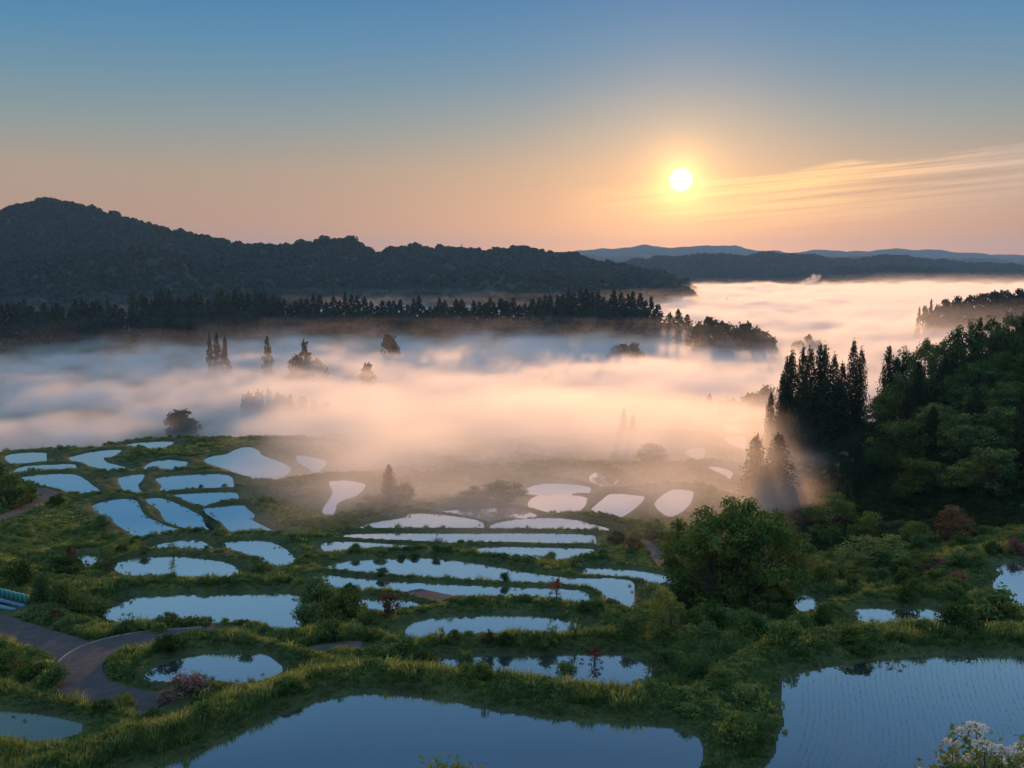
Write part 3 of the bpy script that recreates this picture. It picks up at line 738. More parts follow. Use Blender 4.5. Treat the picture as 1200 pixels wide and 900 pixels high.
# ------------------------------------------------------------------ trees standing in the fog
F = 'rising out of the blue valley fog'
for px, top, w, d, kd, lab, grp in [
    (242,396,10,640,'c','conifer of the small clump at far left in the fog','small conifer clump in the left fog'),(251,393,12,640,'c','conifer of the small clump at far left in the fog','small conifer clump in the left fog'),(260,396,11,640,'c','conifer of the small clump at far left in the fog','small conifer clump in the left fog'),
    (311,396,12,650,'c','lone thin conifer between two clumps in the left fog',None),
    (355,402,20,600,'c','tallest conifer of the clump in the middle left fog',None),(345,416,22,600,'b','broad bush left of the tallest conifer in the fog',None),(369,420,22,600,'b','broad bush right of the tallest conifer in the fog',None),
    (428,427,18,540,'b','lone rounded tree half sunk in the fog',None),(455,393,22,700,'b','dark rounded tree just below the ridge row',None),
    (645,433,18,540,'b','lone rounded tree in the middle of the fog',None),(728,404,26,720,'b','dark bush pair just below the right ridge hump','bush pair below the right ridge hump'),(744,401,20,720,'b','dark bush pair just below the right ridge hump','bush pair below the right ridge hump'),
    (203,482,42,430,'b','wide rounded tree faint in the near left fog',None),
    (286,462,18,440,'b','tree in the faint row standing in the near fog','faint tree row in the near fog'),(298,460,16,440,'b','tree in the faint row standing in the near fog','faint tree row in the near fog'),(310,459,16,445,'c','tree in the faint row standing in the near fog','faint tree row in the near fog'),(322,462,18,445,'b','tree in the faint row standing in the near fog','faint tree row in the near fog'),(336,464,16,445,'c','tree in the faint row standing in the near fog','faint tree row in the near fog'),(350,467,18,445,'b','tree in the faint row standing in the near fog','faint tree row in the near fog'),(364,469,16,445,'c','tree in the faint row standing in the near fog','faint tree row in the near fog'),(377,472,16,445,'b','tree in the faint row standing in the near fog','faint tree row in the near fog'),
    (442,500,30,400,'b','bush in the faint mound poking from the pink fog','bushes on the faint mound in the fog'),(465,496,28,400,'b','bush in the faint mound poking from the pink fog','bushes on the faint mound in the fog'),(490,498,28,400,'b','bush in the faint mound poking from the pink fog','bushes on the faint mound in the fog'),
    (453,546,17,178,'c','ghostly conifer beside a pale paddy in the pink fog',None),(470,564,24,176,'b','ghostly bush beside the conifer in the pink fog',None),(592,564,50,172,'b','ghostly rounded tree behind the foggy middle paddies',None),
    (556,574,36,174,'b','low ghostly tree left of the rounded one by the foggy paddies',None),(432,578,30,178,'b','low ghostly tree left of the conifer in the pink fog',None),(720,545,40,215,'b','ghostly bush above the pale paddies left of the orange fog',None),(768,520,34,250,'b','faint tree in the glowing fog left of the small bright paddies',None),
    (734,480,10,300,'c','thinner of two faint conifers in the orange fog',None),(745,487,12,300,'c','fuller of two faint conifers in the orange fog',None),
    (836,463,14,430,'c','ghostly conifer left of the bright small paddies',None),(848,470,12,430,'c','ghostly small conifer above the bright small paddies',None),(862,468,22,430,'b','ghostly bush above the bright small paddies',None),
    (903,452,30,420,'b','rounded tree on the foggy knoll left of the cedar clump',None),(884,462,26,420,'b','low tree on the foggy knoll left of the cedar clump',None),
    (940,400,16,800,'b','left tree of the clump peeking over the bright fog',None),(951,393,16,800,'c','spiky tree of the clump peeking over the bright fog',None),(963,399,16,800,'b','right tree of the clump peeking over the bright fog',None),
    (853,349,7,1700,'c','tiny distant conifer at the edge of the far fog','tiny distant conifers at the far fog edge'),(862,351,9,1700,'b','tiny distant round tree at the edge of the far fog',None),(846,353,7,1690,'c','tiny distant conifer at the edge of the far fog','tiny distant conifers at the far fog edge')]:
    kd_ = (CED_NEAR if kd == 'c' else BRD_HILL) if d < 260 else CED_FAR if kd == 'c' else BRD_FAR
    by_top(kd_[int(px) % len(kd_)], px, top, d, w * (1.5 if kd == 'c' else 1.15), lab, grp, 3.0 if d > 330 else .3)
for px, top, w, kd in [(1080,363,10,'c'),(1088,360,11,'b'),(1094,352,10,'c'),(1101,357,12,'b'),(1112,352,18,'b'),(1125,347,20,'b'),(1140,346,22,'b'),(1154,345,22,'b'),(1168,342,22,'b'),(1182,340,22,'b'),(1197,338,22,'b'),(1104,366,10,'c'),(1098,371,8,'c'),(1120,360,18,'b'),(1136,357,22,'b'),(1152,358,22,'b'),(1170,355,22,'b'),(1190,352,24,'b'),(1212,338,24,'b')]:
    kd_ = CED_FAR if kd == 'c' else BRD_FAR
    by_top(kd_[int(px) % len(kd_)], px, top, 880 if top < 350 else 850, w, 'misty tree on the grey spur beyond the right hillside', 'misty trees on the grey spur at right', 1.0)

# ------------------------------------------------------------------ right hillside
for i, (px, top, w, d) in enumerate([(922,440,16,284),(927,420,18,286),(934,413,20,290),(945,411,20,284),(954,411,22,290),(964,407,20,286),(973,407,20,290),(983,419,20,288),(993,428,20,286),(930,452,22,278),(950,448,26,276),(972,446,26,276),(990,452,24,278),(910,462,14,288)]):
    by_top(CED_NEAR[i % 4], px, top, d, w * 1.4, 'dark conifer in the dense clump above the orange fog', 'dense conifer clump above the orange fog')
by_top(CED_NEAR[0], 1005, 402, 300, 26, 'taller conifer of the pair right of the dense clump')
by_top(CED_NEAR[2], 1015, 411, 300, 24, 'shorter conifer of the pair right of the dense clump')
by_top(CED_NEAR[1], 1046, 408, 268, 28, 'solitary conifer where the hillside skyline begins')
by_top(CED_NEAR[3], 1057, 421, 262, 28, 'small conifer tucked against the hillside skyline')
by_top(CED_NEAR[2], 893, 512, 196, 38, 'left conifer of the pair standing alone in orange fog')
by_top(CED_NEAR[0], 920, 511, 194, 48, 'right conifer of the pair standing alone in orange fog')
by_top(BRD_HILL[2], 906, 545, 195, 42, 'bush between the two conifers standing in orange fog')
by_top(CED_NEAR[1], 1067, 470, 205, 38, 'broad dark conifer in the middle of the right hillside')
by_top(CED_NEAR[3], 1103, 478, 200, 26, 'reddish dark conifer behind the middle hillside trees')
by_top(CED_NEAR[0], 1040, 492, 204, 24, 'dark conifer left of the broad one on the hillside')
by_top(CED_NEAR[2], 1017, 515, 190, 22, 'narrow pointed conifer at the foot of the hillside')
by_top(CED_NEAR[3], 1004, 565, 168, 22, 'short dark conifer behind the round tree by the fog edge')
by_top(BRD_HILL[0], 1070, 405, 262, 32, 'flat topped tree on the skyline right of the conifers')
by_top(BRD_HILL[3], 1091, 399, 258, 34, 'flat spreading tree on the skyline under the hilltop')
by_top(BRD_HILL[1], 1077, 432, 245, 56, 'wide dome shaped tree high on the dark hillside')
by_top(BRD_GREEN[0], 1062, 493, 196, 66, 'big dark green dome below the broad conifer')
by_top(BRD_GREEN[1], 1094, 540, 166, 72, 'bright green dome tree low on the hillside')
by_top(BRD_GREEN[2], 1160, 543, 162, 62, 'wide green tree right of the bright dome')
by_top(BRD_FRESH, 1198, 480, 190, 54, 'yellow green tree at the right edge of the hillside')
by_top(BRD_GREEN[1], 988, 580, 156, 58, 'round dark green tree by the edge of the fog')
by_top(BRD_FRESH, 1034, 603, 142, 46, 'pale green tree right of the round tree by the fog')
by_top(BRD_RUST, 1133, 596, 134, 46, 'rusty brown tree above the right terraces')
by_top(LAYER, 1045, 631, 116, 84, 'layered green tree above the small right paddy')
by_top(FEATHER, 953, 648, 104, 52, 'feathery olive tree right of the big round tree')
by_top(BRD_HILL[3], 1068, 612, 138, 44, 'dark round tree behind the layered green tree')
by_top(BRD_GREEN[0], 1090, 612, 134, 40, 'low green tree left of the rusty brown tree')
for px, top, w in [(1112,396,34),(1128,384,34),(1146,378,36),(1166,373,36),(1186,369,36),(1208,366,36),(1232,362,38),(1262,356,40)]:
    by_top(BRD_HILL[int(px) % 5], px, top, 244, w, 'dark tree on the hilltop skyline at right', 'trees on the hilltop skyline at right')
rr = random.Random(9); placed = []
tries = 0
while len(placed) < 105 and tries < 6000:
    tries += 1
    px = rr.uniform(1000, 1330); d = rr.uniform(150, 285)
    lim = 1200 - (d - 130) * 1.55
    if px < lim + 20 or px < 1040 and d > 250: continue
    p = at_dist(px, d)
    if any(math.hypot(p[0] - q[0], p[1] - q[1]) < 5.4 for q in placed): continue
    placed.append(p)
    h = rr.uniform(5.5, 9.5); w = rr.uniform(6, 9.5)
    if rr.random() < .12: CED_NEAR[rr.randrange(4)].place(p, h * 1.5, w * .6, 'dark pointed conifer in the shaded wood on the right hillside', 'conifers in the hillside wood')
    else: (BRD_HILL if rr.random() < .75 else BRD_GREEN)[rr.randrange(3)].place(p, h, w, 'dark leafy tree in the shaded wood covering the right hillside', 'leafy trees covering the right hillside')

# ------------------------------------------------------------------ the round tree in the middle ground
def by_base(kind, px, base_py, hpx, wpx, label, group=None, sink=.1):
    p = on_ground(px, base_py); d = float(np.linalg.norm(p)); p[2] -= sink
    return kind.place(p, hpx * d / FPX / math.cos(math.atan2(-p[2], math.hypot(p[0], p[1]))), wpx * d / FPX, label, group)
BT = by_base(BIGTREE, 858, 714, 116, 152, 'big round bushy tree standing alone before the orange fog', None)

# ------------------------------------------------------------------ wooded slopes far away: one mass
blob = []
for k in range(4):
    mb = MB(); rg = np.random.default_rng(600 + k); n = 46
    d = rg.normal(size=(n, 3)); d[:, 2] = np.abs(d[:, 2]); d /= np.linalg.norm(d, axis=1)[:, None]
    mb.leaves(d * rg.uniform(.6, 1.05, n)[:, None] * [1, 1, 1.15], .85, d * 2.2, rg.uniform(.3, .7, n), .8, rg)
    blob.append(mb.data('forest_crown', M_FAR))
C_BLOB = proto_collection('forest_crown', blob)
def scatter_on(V, step_az, n, rng):
    a = rng.integers(0, V.shape[0] - 1, n); b = rng.integers(0, V.shape[1] - 1, n); u, v = rng.random(n)[:, None], rng.random(n)[:, None]
    return (V[a, b] * (1 - u) + V[a + 1, b] * u) * (1 - v) + (V[a, b + 1] * (1 - u) + V[a + 1, b + 1] * u) * v
rg = np.random.default_rng(77)
P = np.concatenate([scatter_on(H_MTN[:, :52], 1, 22000, rg), scatter_on(H_FRONT[:, :40], 1, 7000, rg)]); P = P[P[:, 2] > -70]
stuff('forest', P, rg.uniform(0, 6.28, len(P)), np.exp(rg.normal(1.65, .33, len(P))), C_BLOB, 4, seed=1)
P = np.concatenate([scatter_on(H_TOE[:, :24], 1, 1500, rg)]); P = P[P[:, 2] > -75]
stuff('forest', P, rg.uniform(0, 6.28, len(P)), rg.uniform(4.5, 9, len(P)), C_BLOB, 4, seed=2)
P = np.concatenate([scatter_on(H_MID[:, :36], 1, 9000, rg), scatter_on(H_MID2[:, :24], 1, 4000, rg)]); P = P[P[:, 2] > -75]
stuff('forest', P, rg.uniform(0, 6.28, len(P)), rg.uniform(8, 14, len(P)), C_BLOB, 4, seed=3)
# ------------------------------------------------------------------ grass and undergrowth on the banks
TUFTS = [tuft_mesh('grass_tuft', 30, .62, .40, M_GRASS, 700 + k, .034) for k in range(4)]
C_TUFT = proto_collection('grass_tuft', TUFTS)
weeds = []
for k in range(4):
    st, fo = bush_parts(.8, 1.5, 12, 22, .17, 720 + k)
    weeds.append(fo.data('weed_clump', M_WEED))
C_WEED = proto_collection('weed_clump', weeds)
clumps = []
for k in range(4):
    st, fo = bush_parts(1.0, 1.7, 12, 60, .15, 740 + k)
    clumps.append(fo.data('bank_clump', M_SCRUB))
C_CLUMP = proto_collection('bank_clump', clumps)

_a, _b = on_ground(-20, 706), on_ground(33, 714)
STORE = np.array([_a[:2], _b[:2]])     # kept clear for the barrels and pipes
def scatter_ground(n, r0, r1, a0, a1, rng, margin=.12):
    r = np.exp(rng.uniform(math.log(r0), math.log(r1), n)); a = rng.uniform(rad(a0), rad(a1), n)
    X, Y = r * np.sin(a), r * np.cos(a)
    Z, D, road, ins = ground_z(X, Y)
    ok = ~road & ~ins & (D > margin * (1 + r / 60))
    e, _, _ = seg_dist(X, Y, STORE, False); ok &= e > 1.7
    return np.stack([X, Y, Z], 1)[ok], D[ok], r[ok]
rg = np.random.default_rng(55)
P, D, r = scatter_ground(200000, 34, 330, -31, 31, rg)
patch = fbm(P[:, 0] / 5, P[:, 1] / 5, 3)
hillside = (P[:, 0] > 0.31 * P[:, 1]) & (r > 150)
keep = ((patch > -.09) | (D < 1.6)) & ~hillside
P, D, r = P[keep], D[keep], r[keep]
s = (.5 + .0022 * r) * np.exp(rg.normal(-.1, .32, len(P))) * (.45 - .17 * sstep(r, 90, 150) + .6 * sstep(D, .3, 2.0 + .01 * r))
stuff('grass', P - [0, 0, .03], rg.uniform(0, 6.28, len(P)), np.stack([s * 1.15, s * 1.15, s * rg.uniform(.75, 1.1, len(P)) * .85], 1), C_TUFT, 4, seed=4)
P, D, r = scatter_ground(100000, 34, 330, -31, 31, rg, .7)
patch = fbm(P[:, 0] / 5, P[:, 1] / 5, 3)
hillside = (P[:, 0] > 0.31 * P[:, 1]) & (r > 150)
keep = (patch < .02) & ~hillside
P, r, D = P[keep], r[keep], D[keep]; s = (.45 + .0022 * r) * rg.uniform(.6, 1.5, len(P)) * (.5 + .5 * sstep(D, .6, 2.5))
stuff('weeds', P - [0, 0, .05], rg.uniform(0, 6.28, len(P)), s, C_WEED, 4, seed=5)
P, D, r = scatter_ground(20000, 120, 460, 8, 33, rg, .7)
keep = (P[:, 0] > 0.27 * P[:, 1]) & (r > 135)
P, r = P[keep], r[keep]
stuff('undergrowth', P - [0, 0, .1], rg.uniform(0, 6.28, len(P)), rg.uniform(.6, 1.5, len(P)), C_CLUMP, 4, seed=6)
TALL = [tuft_mesh('tall_grass_tuft', 80, .95, .6, M_GRASS, 760 + k, .026) for k in range(4)]
C_TALL = proto_collection('tall_grass_tuft', TALL)
P, D, r = scatter_ground(26000, 36, 170, -31, 31, rg, .5)
patch = fbm(P[:, 0] / 3.2 + 9, P[:, 1] / 3.2, 3); hillside = (P[:, 0] > 0.31 * P[:, 1]) & (r > 150)
keep = (patch > .05) & ~hillside
P, D, r = P[keep], D[keep], r[keep]; s = np.minimum(np.exp(rg.normal(-.28, .3, len(P))), 1.05) * (.45 + .5 * sstep(D, .5, 1.8))
stuff('tall_grass', P - [0, 0, .05], rg.uniform(0, 6.28, len(P)), s, C_TALL, 4, seed=7)


WP = []
for L_, P_ in PONDS:
    c = P_.mean(0)
    if np.hypot(*c) > 175: continue
    lo, hi = P_.min(0), P_.max(0); n = int(np.prod(hi - lo) * 1.6)
    X, Y = rg.uniform(lo[0], hi[0], n), rg.uniform(lo[1], hi[1], n)
    d, ins, _ = seg_dist(X, Y, P_)
    k = ins & (d < 1.0 * rg.random(n) ** 1.6 + .05) & (fbm(X / 2.5 + 40, Y / 2.5, 2) > -.03)
    WP.append(np.stack([X[k], Y[k], np.full(k.sum(), L_ - .03)], 1))
WP = np.concatenate(WP)
stuff('water_weeds', WP, rg.uniform(0, 6.28, len(WP)), rg.uniform(.25, .6, len(WP)), C_TUFT, 4, seed=9)
# ------------------------------------------------------------------ shrubs and small trees on the banks
SH_G = [Kind('shrub', 'shrub', bush_parts(1.6, 2.0, 22, 60, .15, 800 + k), (M_BARK, M_WEED), 1.6, 2.0, ('stems', 'foliage')) for k in range(3)]
SH_D = [Kind('shrub', 'shrub', bush_parts(1.8, 2.4, 26, 60, .17, 810 + k), (M_BARK, M_BROAD), 1.8, 2.4, ('stems', 'foliage')) for k in range(3)]
SH_F = [Kind('shrub', 'shrub', bush_parts(1.8, 2.0, 22, 55, .16, 820 + k), (M_BARK, M_FRESH), 1.8, 2.0, ('stems', 'foliage')) for k in range(2)]
SH_P = Kind('flowering_shrub', 'shrub', bush_parts(1.6, 2.2, 24, 50, .13, 830), (M_BARK, M_PINK), 1.6, 2.2, ('stems', 'blossom'))
SH_B = Kind('shrub', 'shrub', bush_parts(1.8, 2.0, 22, 50, .15, 840), (M_BARK, M_RUST), 1.8, 2.0, ('stems', 'foliage'))
SAP_R = Kind('sapling', 'young tree', broad_parts(2.2, 1.6, 14, 26, .16, 850, .2, 1, clump=.2), (M_BARK, M_RED), 2.2, 1.6)
SAP_G = [Kind('sapling', 'young tree', broad_parts(2.4, 1.7, 14, 16, .18, 860 + k, .2, 1 + k, clump=.2), (M_BARK, M_WEED), 2.4, 1.7) for k in range(2)]
SMALL = Kind('broadleaf_tree', 'tree', broad_parts(4.5, 4, 36, 60, .2, 870, .08, 3, clump=.17), (M_BARK, M_FRESH), 4.5, 4)
for k_, px, base, h, w, lab in [
    (SAP_R, 652, 704, 24, 17, 'small red leaved tree behind the oval middle paddy'),
    (SAP_R, 697, 786, 24, 18, 'small crimson tree in front of the dark bank paddy'),
    (SH_P, 221, 812, 26, 48, 'pink flowering shrub on the bank below the oval road paddy'),
    (SH_P, 196, 824, 16, 24, 'small pink shrub beside the larger pink flowering one'),
    (SH_B, 456, 722, 30, 34, 'brownish red shrub right of the mossy mound'),
    (SH_P, 1122, 690, 20, 26, 'mauve shrub left of the paddy at the right edge'),
    (SH_P, 1192, 648, 18, 30, 'pale pink shrub above the paddy at the right edge'),
    (SH_P, 1100, 668, 16, 24, 'dusty pink shrub under the rusty brown tree'),
    (SH_B, 1085, 676, 16, 26, 'brown shrub right of the layered green tree'),
    (SH_P, 770, 742, 22, 18, 'dull pink shrub at the foot of the pale small tree'),
    (SH_D[0], 682, 718, 18, 14, 'small dark bush at the right end of the oval middle paddy'),
    (SAP_G[0], 516, 756, 22, 16, 'thin sapling leaning over the front of the oval middle paddy'),
    (SH_B, 572, 757, 20, 18, 'brownish bush before the centre of the oval middle paddy'),
    (SH_D[1], 592, 757, 16, 20, 'dark low bush right of the brownish one by the oval paddy'),
    (SAP_G[1], 648, 748, 22, 18, 'slender pale sapling in the right half of the oval paddy'),
    (SAP_G[0], 674, 750, 26, 20, 'taller pale sapling at the right end of the oval paddy'),
    (SH_D[2], 642, 762, 18, 28, 'round dark bush on the bank between the two middle paddies'),
    (SH_G[0], 470, 765, 24, 40, 'wide bush left of the bank between the two middle paddies'),
    (SH_G[1], 545, 786, 26, 24, 'bush standing in the front left of the dark bank paddy'),
    (SH_F[0], 662, 796, 22, 30, 'light green bush in front of the crimson tree'),
    (SH_G[1], 375, 712, 40, 50, 'tall rounded bush on the left of the mossy mound'),
    (SH_D[0], 402, 728, 42, 46, 'dark rounded bush on the right of the mossy mound'),
    (SH_G[0], 362, 738, 34, 38, 'bush at the right end of the large left paddy'),
    (SH_G[2], 388, 752, 28, 34, 'round bush below the mossy mound'),
    (SH_F[1], 430, 734, 30, 30, 'yellow green bush right of the dark mound bush'),
    (SH_G[0], 186, 743, 14, 20, 'small round bush on the near bank of the large left paddy'),
    (SH_G[1], 163, 742, 16, 20, 'bush left of the small round one on the paddy bank'),
    (SAP_G[1], 148, 737, 20, 18, 'thin sapling at the left corner of the large left paddy'),
    (SAP_G[0], 203, 654, 18, 12, 'lone sapling standing up against the upper left paddy'),
    (SMALL, 126, 668, 26, 32, 'leafy small tree left of the upper left paddy'),
    (SH_B, 83, 655, 16, 12, 'small brown bush by the tiny half hidden paddy'),
    (SH_D[1], 76, 678, 26, 50, 'broad dark mound shaped bush below the tiny paddy'),
    (SH_D[2], 22, 688, 34, 36, 'big dark bush behind the row of teal barrels'),
    (SH_G[2], 52, 706, 32, 28, 'bush at the right end of the teal barrels'),
    (SH_G[1], 72, 716, 36, 30, 'bright bush right of the stacked pipes'),
    (SH_F[0], 95, 722, 30, 36, 'pale bush above the road fork'),
    (SH_G[0], 116, 728, 28, 32, 'bush between the road fork and the large left paddy'),
    (SH_B, 65, 728, 16, 16, 'brown dry shrub beside the road fork'),
    (SH_F[0], 12, 790, 34, 40, 'bright yellow green bush at the lower left edge'),
    (SH_F[1], 36, 800, 30, 38, 'yellow green bush below the road on the left'),
    (SH_G[0], 60, 808, 28, 40, 'bush on the corner below the road bend'),
    (SH_F[1], 145, 836, 26, 34, 'light green bush above the murky corner pool'),
    (SH_D[0], 178, 846, 18, 22, 'dark small bush right of the murky corner pool'),
    (SH_D[1], 14, 596, 40, 46, 'dark shrub on the knoll above the left road'),
    (SH_D[2], -8, 588, 44, 44, 'tall dark shrub cut by the left edge above the road'),
    (SH_G[1], 34, 590, 26, 26, 'low shrub on the right slope of the left knoll'),
    (SH_D[0], 66, 594, 16, 20, 'small shrub at the outer bend of the left road'),
    (SH_G[2], 120, 618, 16, 20, 'small shrub at the left tip of the curved paddy'),
    (SH_D[0], 470, 655, 8, 12, 'tiny shrub on the bank above the long middle paddy'),
    (SH_D[1], 486, 656, 7, 14, 'second tiny shrub on the bank above the long middle paddy'),
    (SMALL, 779, 752, 62, 50, 'pale green small tree left of the big round tree'),
    (SH_D[0], 800, 722, 44, 44, 'dark bush tucked under the left side of the big round tree'),
    (SH_D[1], 905, 716, 34, 44, 'dark bush tucked under the right side of the big round tree'),
    (SH_D[2], 838, 730, 24, 54, 'wide low bush at the foot of the big round tree'),
    (SH_D[0], 876, 742, 24, 46, 'dark low bush in front of the big round tree'),
    (SH_G[0], 820, 752, 26, 50, 'bluish grassy bush below the big round tree'),
    (SH_G[1], 905, 752, 24, 40, 'green bush left of the small right paddy'),
    (SH_D[2], 965, 741, 30, 26, 'round dark bush below the feathery olive tree'),
    (SH_D[1], 998, 756, 22, 40, 'dense dark bush left of the small right paddy'),
    (SH_D[0], 1010, 768, 18, 30, 'dark bush cut against the small right paddy'),
    (SAP_G[1], 1052, 752, 26, 24, 'dark leafy sapling in front of the small right paddy'),
    (SAP_G[0], 1078, 744, 22, 18, 'thin sapling at the right of the small right paddy'),
    (SH_D[2], 1060, 706, 20, 30, 'round bush on the far rim of the small right paddy'),
    (SH_G[2], 1160, 728, 40, 60, 'wide green bush below the paddy at the right edge'),
    (SH_D[0], 1125, 738, 30, 50, 'dark green bush right of the small right paddy'),
    (SH_F[0], 1146, 664, 16, 20, 'yellowish shrub on the rim of the right edge paddy'),
    (SH_D[1], 722, 640, 20, 24, 'dark small bush on the spur left of the big tree'),
    (SH_B, 742, 648, 22, 26, 'brownish bush on the foggy spur left of the big tree'),
    (SMALL, 768, 634, 26, 30, 'small tree on the foggy spur behind the big round tree'),
    (SH_D[2], 790, 640, 22, 34, 'dark bush on the spur close to the big round tree'),
    (SH_D[0], 925, 640, 22, 34, 'dusky bush in the hollow right of the big tree'),
    (SH_B, 945, 618, 20, 34, 'olive brown bush in the hollow by the fog edge'),
    (SH_D[1], 975, 640, 24, 34, 'dark bush below the round tree by the fog edge'),
    (SH_F[1], 848, 806, 22, 34, 'yellow green bush on the bank between the two front paddies'),
    (SH_G[0], 880, 830, 30, 44, 'bushy clump at the corner of the right front paddy'),
    (SH_F[0], 862, 872, 36, 50, 'bright clump at the tip between the two front paddies')]:
    by_base(k_, px, base, h, w, lab)

rr = random.Random(21); taken = []
def spread_bushes(n, pxr, pyr, hr, wr, kinds, label, group, gap, dmin=.9, lo=36):
    m = 0
    for _ in range(n * 30):
        if m >= n: break
        p = on_ground(rr.uniform(*pxr), rr.uniform(*pyr), lo); x, y = p[0], p[1]
        if any(math.hypot(x - a, y - b) < gap for a, b in taken): continue
        _, D_, road_, in_ = ground_z(np.array([x]), np.array([y]))
        e_ = seg_dist(np.array([x]), np.array([y]), STORE, False)[0][0]
        if road_[0] or in_[0] or D_[0] < dmin or e_ < 3: continue
        if min(seg_dist(np.array([x]), np.array([y]), R_[0][:, :2], False)[0][0] for R_ in ROADS) < 3: continue
        taken.append((x, y)); m += 1
        kinds[rr.randrange(len(kinds))].place((x, y, p[2] - .1), rr.uniform(*hr), rr.uniform(*wr), label, group)
spread_bushes(46, (925, 1210), (622, 704), (1.2, 2.8), (1.8, 3.6), SH_D + SH_D + SH_G, 'leafy bush in the thicket covering the lower right slope', 'bushes of the thicket on the lower right slope', 2.2, 2.4)
spread_bushes(60, (-20, 860), (640, 850), (.7, 1.3), (1.2, 2.2), SH_G + SH_D, 'low leafy bush dotted among the grass of the terrace banks', 'low bushes dotted over the terrace banks', 2.6)
spread_bushes(22, (700, 960), (650, 760), (1.2, 2.4), (1.8, 3.2), SH_D + SH_G, 'dark leafy bush on the bank around the big round tree', 'bushes around the big round tree', 2.2)
# flowering shrub and leafy shrub that poke in at the bottom of the picture, on the slope below the viewpoint
def front_shrub(name, lab, px, py_top, d, w, nst, leafmat, blossom, seed):
    rng = np.random.default_rng(seed)
    top = WD(px, py_top, d); x0, y0 = top[0], top[1]; g0 = gz(x0, y0); H = top[2] - g0
    st, lf, bl = MB(), MB(), MB()
    for k in range(nst):
        th = rng.random() * 6.2832; u = math.sqrt(rng.random()); x, y = w / 2 * u * math.cos(th), w / 2 * u * math.sin(th)
        z = H * (1.0 - .30 * u * u - .22 * rng.random())
        pts = np.array([[x * .1, y * .1, -.2], [x * .4, y * .4, H * .45], [x * .85, y * .85, z * .85], [x, y, z]])
        st.tube(pts, [.022, .016, .009, .004], 5, False)
        for q in range(16):
            t = .50 + .5 * q / 16; c = pts[2] * (1 - t) * 2 + pts[3] * (t * 2 - 1) if t > .5 else pts[2]
            c = c + rng.normal(0, .07, 3) * [1, 1, .8]
            m = 7; lf.leaves(c + rng.normal(0, .055, (m, 3)), .085, np.array([0, 0, .8]), rng.uniform(.3, .9, m), .5, rng)
        if blossom and rng.random() < .9:
            m = 260; r = .115 * np.sqrt(rng.random(m)) * rng.uniform(.8, 1.35); a = rng.random(m) * 6.2832
            P = np.stack([x + r * np.cos(a), y + r * np.sin(a), z + .035 - 1.6 * r * r + rng.normal(0, .008, m)], 1)
            bl.leaves(P, .022, np.array([0, 0, 1.2]), rng.uniform(.3, .9, m), .9, rng)
            for a in np.arange(6): st.tube([[x, y, z - .05], [x + .06 * math.cos(a), y + .06 * math.sin(a), z + .02]], [.003, .002], 3, False)
    o = empty(name, (x0, y0, g0)); tag(o, lab, 'shrub')
    obj('stems', st.data('stems', M_BARK), o); obj('foliage', lf.data('foliage', leafmat), o)
    if blossom: obj('blossom', bl.data('blossom', M_WHITE), o)
front_shrub('flowering_shrub', 'cream flowered shrub reaching up before the right front paddy', 1176, 832, 11.0, 1.7, 64, M_WEED, True, 900)
front_shrub('shrub', 'yellow green shrub tip in front of the dark front paddy', 526, 876, 10.5, .95, 40, M_FRESH, False, 901)
front_shrub('shrub', 'leafy shrub tip left of the cream flowered shrub', 1078, 886, 10.5, .7, 20, M_WEED, False, 902)

# ------------------------------------------------------------------ rice seedlings standing in rows
seeds = [tuft_mesh('seedling', 4, .11, .025, M_GRASS, 930 + k, .008) for k in range(3)]
C_SEED = proto_collection('seedling', seeds)
SEEDP = []
for idx, gap, row, turn in [(49, .17, .31, -.36), (47, .3, .5, -.1), (46, .3, .5, .2), (32, .35, .6, .3), (31, .35, .6, -.2), (28, .4, .8, .4), (29, .4, .8, .4), (17, .45, .9, .1), (15, .5, .9, .2)]:
    L_, P_ = PONDS[idx]; c = P_.mean(0); R_ = np.linalg.norm(P_ - c, axis=1).max()
    u, v = np.meshgrid(np.arange(-R_, R_, row), np.arange(-R_, R_, gap), indexing='ij')
    u = u + .10 * np.sin(v * .35 + turn * 9) * 2.5 + RNG.normal(0, .025, u.shape); v = v + RNG.normal(0, .03, v.shape)
    X = c[0] + u * math.cos(turn) - v * math.sin(turn); Y = c[1] + u * math.sin(turn) + v * math.cos(turn)
    d, ins, _ = seg_dist(X.ravel(), Y.ravel(), P_)
    k = ins & (d > .9) & (RNG.random(d.shape) < .9) & (np.abs(np.arctan2(X.ravel(), Y.ravel())) < .56)
    SEEDP.append(np.stack([X.ravel()[k], Y.ravel()[k], np.full(k.sum(), L_ - .03)], 1))
SEEDP = np.concatenate(SEEDP)
stuff('rice_seedlings', SEEDP, RNG.uniform(0, 6.28, len(SEEDP)), RNG.uniform(.6, 1.1, len(SEEDP)), C_SEED, 3, seed=8)

